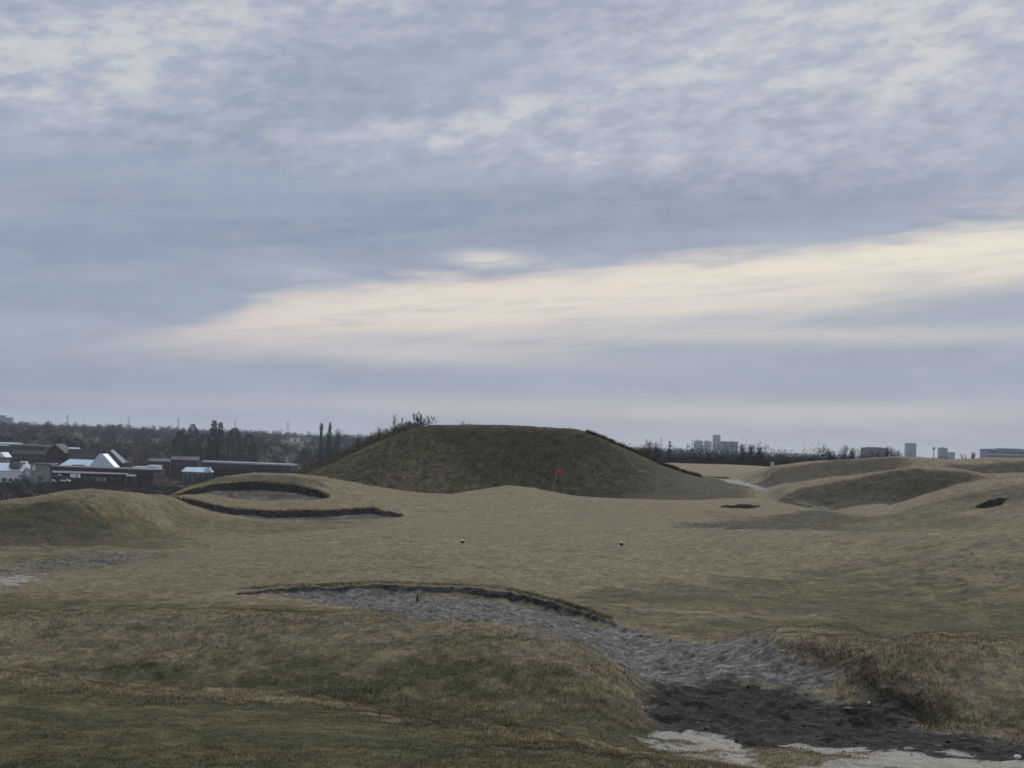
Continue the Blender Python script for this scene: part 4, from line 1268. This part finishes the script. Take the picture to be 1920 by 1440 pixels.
s = Site('shed', 'small pale roofed shed peeping over the roof right of the brick gable', 'shed', 117, 145, 775, GB)
z1_ = s.z(130, 847); z2_ = s.z(130, 840)
s.add('wall', MB().box(s.x(118), s.x(144), 0, 8, 0, z1_), M_BEIGE)
s.add('roof', MB().gable_x(s.x(118), s.x(144), 0, 8, z1_, z2_, 0.3, 0.4), M_WHITE)

s = Site('house', 'dark steep roofed house with a bright white slanting gable board right of the white gable', 'house', 194, 237, 716, GB)
px_, pz = s.p(210, 846); qx_, qz_ = s.p(235, 868); wx, wz = s.p(193, 852)
s.add('wall', MB().box(wx + 0.5, qx_ - 0.8, 0.6, 11, 0, qz_), M_BRICK)
ex, ez = s.p(214, 867)
s.add('roof', MB().add([(wx, 6, pz), (px_, 6, pz), (qx_ - 0.5, 0, qz_), (wx + 3, 0, qz_), (wx, 12, qz_), (qx_ - 0.5, 12, qz_)],
                       [(0, 3, 2, 1), (0, 1, 5, 4), (1, 2, 5), (0, 4, 3), (3, 4, 5, 2)]), M_DARKROOF)
s.add('gable_board', MB().prism([(px_ - 0.6, pz + 0.4), (px_ + 0.6, pz + 0.9), (qx_ + 0.5, qz_ + 0.2), (qx_ - 1.2, qz_ - 0.2)], -0.9, -0.3), M_WHITE)

# long red fascia
s = Site('commercial_building', 'long low building with a dark red fascia and a white strip below it', 'building', 98, 292, 640, GB)
x0, x1 = s.x(98), s.x(290)
zt = s.z(180, 878); zf = s.z(180, 890)
s.add('wall', MB().box(x0, x1 - 0.2, 0, 22, 0, zf), M_BRICK)
s.add('fascia', MB().box(x0 - 0.3, x1, -0.8, 22.3, zf + 0.01, zt), M_RED)
s.add('roof', MB().box(x0 - 0.1, x1 - 0.2, -0.6, 22.1, zt + 0.004, zt + 0.25), M_GREYROOF)
st = MB()
p0 = s.p(99, 882); p1 = s.p(99, 886); p2 = s.p(241, 889.5); p3 = s.p(241, 887)
st.prism([p1, p2, p3, p0], -1.0, -0.805)
s.add('white_strip', st, M_WHITE)
s.add('canopy', MB().box(s.x(242), s.x(259), -3.0, -0.81, s.z(250, 893), s.z(250, 889.5)), M_WHITE)
for k, xx in enumerate((242.5, 258)):
    s.add('canopy_post', MB().bar((s.x(xx), -2.8, 0), (s.x(xx), -2.8, s.z(250, 893)), 0.12), M_STEEL)
b_ = MB().box(s.x(246), s.x(273), 3, 12, zt + 0.26, s.z(258, 875.5)).box(s.x(273.3), s.x(293), 2, 12, zt + 0.26, s.z(283, 873))
s.add('rooftop_box', b_, M_WHITE)
windows(s, x0 + 2, x1 - 8, s.z(180, 899), s.z(180, 894.5), 12, 0.45)

# white building at the left edge
s = Site('white_building', 'bright white flat building with a grey roof box, cut by the left frame edge', 'building', -60, 53, 652, GB)
x0, x1 = s.x(-60), s.x(44)
zt = s.z(20, 872); zl = s.z(20, 882)
zw = s.z(20, 883)
s.add('wall', MB().box(x0, x1, 0, 16, 0, zw), M_WHITE)
s.add('annex', MB().box(x1 + 0.32, s.x(54), 2, 14, 0, s.z(50, 880)).prism([(x1 + 0.32, s.z(50, 880) + 0.01), (s.x(55), s.z(50, 880) + 0.01), (s.x(53), s.z(50, 876)), (x1 + 0.32, s.z(50, 876))], 1.5, 14), M_WHITE)
s.add('roof', MB().add([(x0, -0.4, zw + 0.01), (x1 + 0.3, -0.4, zw + 0.01), (x1 + 0.3, 4.5, zt + 0.3), (x0, 4.5, zt + 0.3), (x1 + 0.3, 16.2, zt + 0.3), (x0, 16.2, zt + 0.3), (x1 + 0.3, 16.2, zw + 0.01), (x0, 16.2, zw + 0.01)],
                       [(0, 1, 2, 3), (3, 2, 4, 5), (1, 6, 4, 2), (0, 3, 5, 7), (5, 4, 6, 7), (0, 7, 6, 1)]), M_WHITE)
s.add('roof_box', MB().box(s.x(18), s.x(38), 1, 7, zt - 0.7, s.z(28, 867.5)).box(s.x(18), s.x(38), -0.3, 1, zt - 1.3, zt + 0.35), M_GREYROOF)
s.add('skylight', MB().box(s.x(29), s.x(40), 7.2, 10, zt + 0.3, s.z(34, 865.5)), M_WHITE)
windows(s, x0 + 1, x1 - 1, 0.8, 2.0, 8, mat=M_GLASS)

s = Site('small_house', 'little white roofed building above the bright white one at the left frame edge', 'house', -20, 12, 720, GB)
x0, x1 = s.x(-20), s.x(7)
s.add('wall', MB().box(x0, x1, 0, 9, 0, s.z(5, 857)), M_BEIGE)
s.add('roof', MB().prism([(x0 - 0.5, s.z(0, 857)), (s.x(11), s.z(11, 857.5)), (s.x(3), s.z(3, 848)), (s.x(-12), s.z(-12, 848))], -0.4, 9.4), M_WHITE)
windows(s, x0 + 0.5, x1 - 0.5, 1.0, 2.4, 3)

s = Site('garage', 'low beige garages between the white building and the red fascia', 'garage', 58, 98, 648, GB)
x0, x1 = s.x(58), s.x(97)
zt = s.z(78, 870)
s.add('wall', MB().box(x0, x1, 0, 9, 0, zt - 0.3), M_BEIGE)
s.add('roof', MB().prism([(x0 - 0.3, zt - 0.29), (x1 + 0.3, zt - 0.29), (x1 - 1, zt + 0.3), (x0 + 1, zt + 0.3)], -0.4, 9.3), M_GREYROOF)
s.add('door', MB().prism([(s.x(62), s.z(62, 882)), (s.x(69), s.z(69, 882)), (s.x(67), s.z(67, 871)), (s.x(64.5), s.z(64.5, 871))], -0.55, -0.42), M_WHITE)
s.add('door', MB().box(s.x(74), s.x(82), -0.12, -0.01, 0.0, 3.6), M_GREYROOF)

s = Site('long_shed', 'long flat shed with a partly white roof under the wood at the left edge', 'shed', -80, 82, 905, GB)
x0, x1 = s.x(-80), s.x(82)
zt = s.z(30, 836)
s.add('wall', MB().box(x0, x1, 0, 25, 0, zt - 0.4), M_CONC_D)
s.add('roof', MB().box(s.x(17), x1 + 0.5, -0.4, 25, zt - 0.39, zt + 0.9), M_GREYROOF)
s.add('white_roof', MB().box(x0 - 0.5, s.x(17) - 0.02, -0.4, 25, zt - 0.39, zt + 1.6), M_WHITE)
windows(s, x0 + 2, x1 - 2, zt - 3.0, zt - 1.4, 12)

s = Site('dark_house', 'dark low block standing in front of the long flat shed', 'house', 20, 88, 800, GB)
x0, x1 = s.x(20), s.x(88)
zt = s.z(55, 852)
s.add('wall', MB().box(x0, x1, 0, 12, 0, zt - 0.3), M_DARKROOF)
s.add('roof', MB().gable_x(x0, x1, 0, 12, zt - 0.3, s.z(55, 846), 0.3), M_DARKROOF)
windows(s, x0 + 1, x1 - 1, zt - 2.4, zt - 1.1, 6)

s = Site('small_building', 'small isolated building with a pale blue hipped roof, right of the red fascia', 'building', 340, 398, 700, GB)
x0, x1 = s.x(341), s.x(396)
za = s.z(368, 885); zt = s.z(368, 877)
s.add('wall', MB().box(x0 + 0.6, x1 - 0.6, 0.5, 9, 0, za - 0.02), M_GREYROOF)
s.add('roof', MB().add([(x0, 0, za), (x1, 0, za), (x1, 9.5, za), (x0, 9.5, za), (x0 + 1.2, 4.7, zt), (x1 - 1.8, 4.7, zt + 0.3)],
                       [(0, 1, 5, 4), (1, 2, 5), (2, 3, 4, 5), (3, 0, 4), (0, 3, 2, 1)]), M_PALE)
s.add('gable', MB().prism([(s.x(383), za - 0.1), (x1 + 0.2, za - 0.1), (x1 - 0.4, zt + 0.5), (s.x(387), zt + 0.1)], -0.6, 3), M_PALE)
windows(s, x0 + 1, x1 - 1, 0.8, za - 0.8, 5)

s = Site('row_house', 'long house with a dull grey roof left of the small brown house', 'house', 278, 320, 765, GB)
x0, x1 = s.x(278), s.x(319)
zt = s.z(300, 861); za = s.z(300, 866)
s.add('wall', MB().box(x0, x1, 0, 10, 0, za), M_BRICK)
s.add('roof', MB().gable_x(x0, x1, 0, 10, za, zt, 0.3), M_GREYROOF)
windows(s, x0 + 1, x1 - 1, za - 2.6, za - 1.2, 5)

s = Site('brown_house', 'small brown house with a dusty pink roof under the evergreens', 'house', 320, 373, 750, GB)
x0, x1 = s.x(321), s.x(371)
zt = s.z(346, 857); za = s.z(346, 863)
s.add('wall', MB().box(x0, x1, 0, 10, 0, za), M_BRICK)
s.add('roof', MB().gable_x(x0, x1, 0, 10, za, zt, 0.3), material('dusty pink roof', (0.20, 0.165, 0.16, 1), (0.15, 0.125, 0.125, 1), 0.3))
s.add('chimney', MB().box(s.x(333), s.x(336), 4, 5, zt - 0.5, zt + 1.6), M_BRICK)
windows(s, x0 + 1, x1 - 1, za - 2.6, za - 1.2, 4)

s = Site('warehouse', 'very long warehouse with a thin bright white roof edge at the foot of the evergreens', 'warehouse', 372, 546, 780, GB)
x0, x1 = s.x(372), s.x(546)
zt = s.z(372, 864.5); za = s.z(372, 867.5)
zt2 = s.z(546, 871); za2 = s.z(546, 873)
s.add('wall', MB().box(x0, x1, 0.5, 24, 0, min(za, za2) - 0.02), M_DARKROOF)
s.add('roof', MB().prism([(x0 - 0.5, min(za, za2)), (x1 + 0.5, min(za, za2)), (x1 + 0.5, zt2), (x0 - 0.5, zt)], 0, 24.4), material('dull white roof edge', (0.36, 0.37, 0.38, 1), (0.26, 0.27, 0.28, 1), 0.12))

s = Site('distant_house', 'far house with two small white gables half hidden in the wood', 'house', 541, 562, 1900)
x0, x1 = s.x(541), s.x(562)
za = s.z(551, 826); zt = s.z(551, 820.5)
s.add('wall', MB().box(x0, x1, 0, 12, 0, za), M_BRICK)
s.add('roof', MB().gable_x(x0, x1, 0, 12, za, zt, 0.3), material('brown pink roof', (0.22, 0.15, 0.14, 1), (0.17, 0.12, 0.115, 1), 0.3))
for c_ in (545.5, 557.5):
    s.add('gable', MB().prism([(s.x(c_ - 3.2), za - 1.5), (s.x(c_ + 3.2), za - 1.5), (s.x(c_ + 3.2), za + 0.3), (s.x(c_), za + 2.4), (s.x(c_ - 3.2), za + 0.3)], -1.2, -0.5), M_WHITE)

# parked vans and cars in the yard
def parked(px, row, d, lpx, mat, name, label, cat, van=False):
    x = at(px, row, d)[0]; z = ground_z(x, d)
    L = max(3.9, lpx / F * d)
    zc_ = at(px, row, d)[2]
    root = tag(empty(name, (x, d, max(z, zc_ - 0.7))), label, cat, 'vehicles parked in front of the red fascia')
    hh_ = 1.9 if van else 0.95
    MB().prism([(-L / 2, 0.35), (L / 2, 0.35), (L / 2, 0.8), (L / 2 - 0.2, hh_), (-L / 2, hh_)], -0.9, 0.9).build('body', mat, root)
    if not van:
        MB().prism([(-L * 0.3, 0.955), (L * 0.28, 0.955), (L * 0.14, 1.45), (-L * 0.24, 1.45)], -0.8, 0.8).build('cabin', M_GLASS, root)
    else:
        MB().box(L * 0.2, L * 0.42, -0.93, -0.905, 1.1, 1.65).build('window', M_GLASS, root)
    for wx_ in (-L * 0.32, L * 0.32):
        for wy in (-0.85, 0.85):
            MB().bar((wx_, wy - 0.1, 0.33), (wx_, wy + 0.1, 0.33), 0.33, n=12).build('wheel', M_DARK, root)


parked(141, 894, 622, 10, M_WHITE, 'parked_van', 'white van parked under the white strip of the red fascia', 'van', True)
parked(96, 902, 600, 6, M_BEIGE, 'parked_car', 'leftmost pale car in the scrub below the red fascia', 'car')
parked(123, 901, 600, 6, M_WHITE, 'parked_car', 'white car right of the leftmost pale car', 'car')
parked(108, 892, 622, 7, M_GREYROOF, 'parked_car', 'grey car under the left end of the white strip', 'car')
parked(188, 901, 615, 14, M_GREYROOF, 'parked_van', 'grey van before the middle of the brick wall', 'van', True)


# ------------------------------------------------------------------ distant towers
def block(name, label, cat, px0, px1, top, depth, mat, floors, group=None, steps=(), thick=18):
    s = Site(name, label, cat, px0, px1, depth, group)
    x0, x1 = s.x(px0), s.x(px1)
    zt = s.z((px0 + px1) / 2, top)
    s.add('wall', MB().box(x0, x1, 0, thick, 0, zt), mat)
    s.add('roof_parapet', MB().box(x0 - 0.4, x1 + 0.4, -0.4, thick + 0.4, zt + 0.004, zt + 1.0), mat)
    for (a, b, tp) in steps:
        s.add('rooftop_box', MB().box(s.x(a), s.x(b), 3, thick - 3, zt + 1.01, s.z((a + b) / 2, tp)), mat)
    for k in range(floors):
        z0 = zt * (k + 0.35) / floors; z1 = zt * (k + 0.8) / floors
        s.add('window_band', MB().box(x0 + 0.8, x1 - 0.8, -0.12, -0.003, z0, z1), M_GLASS)
    return s


GT = 'far towers on the skyline'
block('tower_block', 'tall slim blue grey tower rising highest on the right skyline', 'tower', 1337, 1350, 816.5, 4300, M_CONC, 14, GT, [(1339, 1347, 815)])
block('tower_block', 'low blue grey block farthest left of the tower cluster', 'tower', 1302, 1317, 827.5, 4300, M_CONC_L, 9, GT, [(1306, 1315, 825.5)])
block('tower_block', 'low blue grey block just left of the slim tower', 'tower', 1320, 1334, 828, 4350, M_CONC_L, 8, GT, [(1323, 1329, 826)])
block('apartment_slab', 'wide grey apartment slab just right of the slim tower', 'apartment building', 1352, 1383, 829, 2600, M_CONC_L, 7, GT, [(1354, 1374, 827.5)])
block('office_block', 'dark flat topped block left of the light tower block', 'office building', 1619, 1664, 841, 2200, M_CONC_D, 5, GT, [(1627, 1658, 838.5)])
block('tower_block', 'light grey tower block standing alone above the right hills', 'tower', 1700, 1718, 832, 3300, M_CONC_L, 11, GT, [(1704, 1713, 830.5)])
block('tower_block', 'small tower block right of the water tower', 'tower', 1762, 1777, 841, 3600, M_CONC, 9, GT, [(1765, 1773, 839)])
block('low_block', 'low block attached to the right side of the small tower block', 'building', 1778, 1791, 848.5, 3600, M_CONC_L, 4, GT)
block('office_block', 'wide blue grey stepped building at the right frame edge', 'office building', 1851, 1975, 845.5, 1900, M_CONC_L, 4, GT, [(1860, 1975, 843.5), (1880, 1920, 841)], 30)
block('tower_block', 'left faint blue tower at the left frame edge above the wood', 'tower', -8, 4, 779, 4300, M_CONC, 9, GT)
block('tower_block', 'faint blue low tower right of the one at the left frame edge', 'tower', 4.5, 18, 783, 4300, M_CONC, 8, GT)

# water tower
q = at(1751, 838, 2500)
g_ = ground_z(q[0], 2500)
H_ = q[2] - g_
wt = tag(empty('water_tower', (q[0], 2500, g_)), 'thin pale water tower left of the small tower block', 'water tower')
MB().lathe([(1.6, 0), (0.9, 3), (0.8, H_ - 6), (1.1, H_ - 5)], 12).build('stem', M_CONC_L, wt)
MB().lathe([(1.1, H_ - 5), (2.4, H_ - 3.6), (2.9, H_ - 2.2), (2.4, H_ - 0.8), (0.8, H_)], 14).build('tank', M_CONC_L, wt)


# lattice pylons
def pylon(px, top, depth, label):
    q = at(px, top, depth); g = ground_z(q[0], depth); h = q[2] - g
    root = tag(empty('pylon', (q[0], depth, g)), label, 'pylon', 'lattice pylons beyond the left wood')
    r = 0.13
    b = MB()
    wb, wt_ = h * 0.11, h * 0.02
    lev = [0, 0.22, 0.42, 0.58, 0.72, 0.85, 1.0]
    wd = [wb + (wt_ - wb) * min(1, t / 0.75) for t in lev]
    for sx in (-1, 1):
        for sy in (-1, 1):
            for i in range(6):
                b.bar((sx * wd[i], sy * wd[i], h * lev[i]), (sx * wd[i + 1], sy * wd[i + 1], h * lev[i + 1]), r, n=4)
    for i in range(6):
        for sy in (-1, 1):
            b.bar((-wd[i], sy * wd[i], h * lev[i]), (wd[i + 1], sy * wd[i + 1], h * lev[i + 1]), r * 0.7, n=3)
            b.bar((wd[i], sy * wd[i], h * lev[i]), (-wd[i + 1], sy * wd[i + 1], h * lev[i + 1]), r * 0.7, n=3)
    b.build('lattice_mast', M_STEEL, root)
    for t, w in ((0.97, 0.13), (0.87, 0.18), (0.77, 0.14)):
        MB().bar((-h * w, 0, h * t), (0, 0, h * (t + 0.02)), r * 0.8, n=4).bar((0, 0, h * (t + 0.02)), (h * w, 0, h * t), r * 0.8, n=4).build('cross_arm', M_STEEL, root)


for px, top, lb in [(127, 777, 'faint lattice pylon farthest left'), (242, 782, 'second faint lattice pylon from the left, above the white gable house'),
                    (335, 784, 'third faint lattice pylon, left of the tall conifers'), (441, 790, 'fourth faint lattice pylon, right of the tall conifers'),
                    (540, 790, 'faint lattice pylon closest to the two poplars'), (1545, 833, 'faint lattice pylon alone on the right skyline'),
                    (1240, 820, 'faint lattice mast beside the broad rounded bare tree on the right')]:
    pylon(px, top, 2300, lb)

# ------------------------------------------------------------------ things on the course
b = hit(1036, 921, 110)
D = b[1]
tp = at(1045, 877, D)
root = tag(empty('flagstick', (b[0], b[1], b[2] - 0.1)), 'slightly leaning golf flagstick with a red flag in front of the big mound', 'golf flag')
dx, dz = tp[0] - b[0], tp[2] - b[2] + 0.1
MB().bar((0, 0, 0), (dx, 0, dz), 0.030, 0.022, 8).build('pole', M_POLE, root)
fh, fw = 0.52, 0.56
vs = []; fs = []
for side in (0, 1):
    for j in range(5):
        for i in range(9):
            u = i / 8; v = j / 4
            yy_ = 0.05 * math.sin(u * 6.5) * u + (0.008 if side else 0)
            vs.append((dx + 0.03 + fw * u - 0.06 * v, yy_, dz - 0.02 - fh * v - 0.05 * u))
for side in (0, 1):
    for j in range(4):
        for i in range(8):
            a_ = side * 45 + j * 9 + i
            fs.append((a_, a_ + 1, a_ + 10, a_ + 9) if side == 0 else (a_, a_ + 9, a_ + 10, a_ + 1))
fl = mesh_obj('flag', vs, fs, M_FLAG, root, smooth=True)
vs = []; fs = []
for j in range(3):
    for i in range(5):
        u = 0.42 + 0.30 * i / 4; v = 0.35 + 0.38 * j / 2
        vs.append((dx + 0.03 + fw * u - 0.06 * v, 0.05 * math.sin(u * 6.5) * u - 0.006, dz - 0.02 - fh * v - 0.05 * u))
for j in range(2):
    for i in range(4):
        a_ = j * 5 + i
        fs.append((a_, a_ + 1, a_ + 6, a_ + 5))
mesh_obj('print', vs, fs, M_EMBLEM, fl)


def ball_marker(px, row, label):
    b = hit(px, row)
    root = tag(empty('tee_marker', tuple(b)), label, 'tee marker', 'pair of round tee markers on the straw coloured tee')
    r = 0.075
    pr = [(r * math.sin(t), 0.03 + r - r * math.cos(t)) for t in np.linspace(0.15, 1.75, 8)]
    MB().lathe(pr, 14).build('ball', M_DARK, root, True)
    pr = [(r * 1.01 * math.sin(t), 0.03 + r - r * 1.01 * math.cos(t)) for t in np.linspace(1.76, 3.05, 7)]
    MB().lathe(pr, 14).build('lit_top', M_LIT_TOP, root, True)
    MB().bar((0, 0, -0.1), (0, 0, 0.04), 0.012, n=6).build('spike', M_STEEL, root)


ball_marker(867, 1020.5, 'left dark round tee marker with a pale top')
ball_marker(1165, 1024.5, 'right dark round tee marker with a pale top')

b = hit(1448, 877, 150)
root = tag(empty('marker_post', tuple(b)), 'pale upright marker post at the left end of the far right hills', 'post')
k_ = b[1] / F
MB().box(-3 * k_, 3 * k_, -0.06, 0.06, 2.5 * k_, 11 * k_).build('board', M_PAINTW, root)
MB().bar((0, 0.09, -0.2), (0, 0.09, 10 * k_), 0.05, n=6).build('post', M_POLE, root)

b = hit(783, 1127)
root = tag(empty('stake', tuple(b)), 'short dark broken stake standing in the grey gully dirt', 'stake')
MB().bar((0.0, 0, -0.05), (-0.012, 0, 0.10), 0.032, 0.022, 7).bar((-0.012, 0, 0.10), (0.012, 0, 0.15), 0.022, 0.008, 7).build('shaft', M_DARK, root)
MB().bar((0, 0, 0.06), (-0.05, -0.01, 0.09), 0.010, 0.005, 5).build('splinter', M_DARK, root)


def stone(px, row, wpx, label, mat=M_STONE, flat=0.5, group='stones lying in the dark gully'):
    b = hit(px, row)
    rg = np.random.default_rng(int(px + row))
    r = wpx / F * b[1] * 0.5
    vs = []; N1, N2 = 7, 10
    for j in range(N1 + 1):
        t = math.pi * j / N1
        for i in range(N2):
            p = 2 * math.pi * i / N2
            k = r * (1 + rg.normal(0, 0.09))
            vs.append((b[0] + k * math.sin(t) * math.cos(p), b[1] + 0.8 * k * math.sin(t) * math.sin(p), b[2] + r * flat * 0.4 + flat * k * math.cos(t)))
    fs = []
    for j in range(N1):
        for i in range(N2):
            a_ = j * N2 + i; c_ = j * N2 + (i + 1) % N2
            fs.append((a_, a_ + N2, c_ + N2, c_))
    o = mesh_obj('stone', vs, fs, mat)
    return tag(o, label, 'stone', group)


stone(1607, 1303, 17, 'largest flat grey stone at the right side of the gully')
stone(1572, 1311, 10, 'small grey stone just left below the largest flat one')
stone(1580, 1284, 10, 'grey stone above the largest flat one')
stone(1553, 1297, 8, 'small dark stone left of the grey ones at the gully side')
stone(1512, 1302, 9, 'grey stone at the lower border of the light gravel')
stone(1531, 1331, 12, 'low grey stone in the black dirt, left of the long flat one')
stone(1592, 1329, 20, 'long thin flat stone in the black dirt', flat=0.2)
stone(1326, 1366, 13, 'grey stone in the black dirt above the left end of the sand')
stone(1445, 1346, 8, 'small lone grey stone in the middle of the black dirt')
stone(1709, 1353, 9, 'grey stone near the right grassy bank of the gully')
stone(1292, 1330, 7, 'tiny stone near the left grassy bank of the gully')
stone(1380, 1358, 7, 'tiny stone in the black dirt beyond the pale sand')
stone(1908, 1420, 14, 'white stone at the right frame edge beside the sand', M_STONE_W)
stone(1629, 1320, 6, 'very small bright white pebble below the largest flat stone', M_STONE_W, 1.0)

# ------------------------------------------------------------------ the air
hz = bpy.data.materials.new('haze')
hz.use_nodes = True
T = NT(hz.node_tree)
T.n.clear()
ho = T.new('ShaderNodeOutputMaterial')
pv = T.new('ShaderNodeVolumePrincipled')
pv.inputs['Color'].default_value = (0.86, 0.93, 1.0, 1)
pv.inputs['Density'].default_value = 0.00009
pv.inputs['Anisotropy'].default_value = 0.2
T.l.new(pv.outputs[0], ho.inputs['Volume'])
o = MB().box(-8800, 8800, -150, 8400, -31, 48).build('haze', hz)
tag(o, 'thin blue haze that pales the far wood and towers', 'haze', kind='stuff')
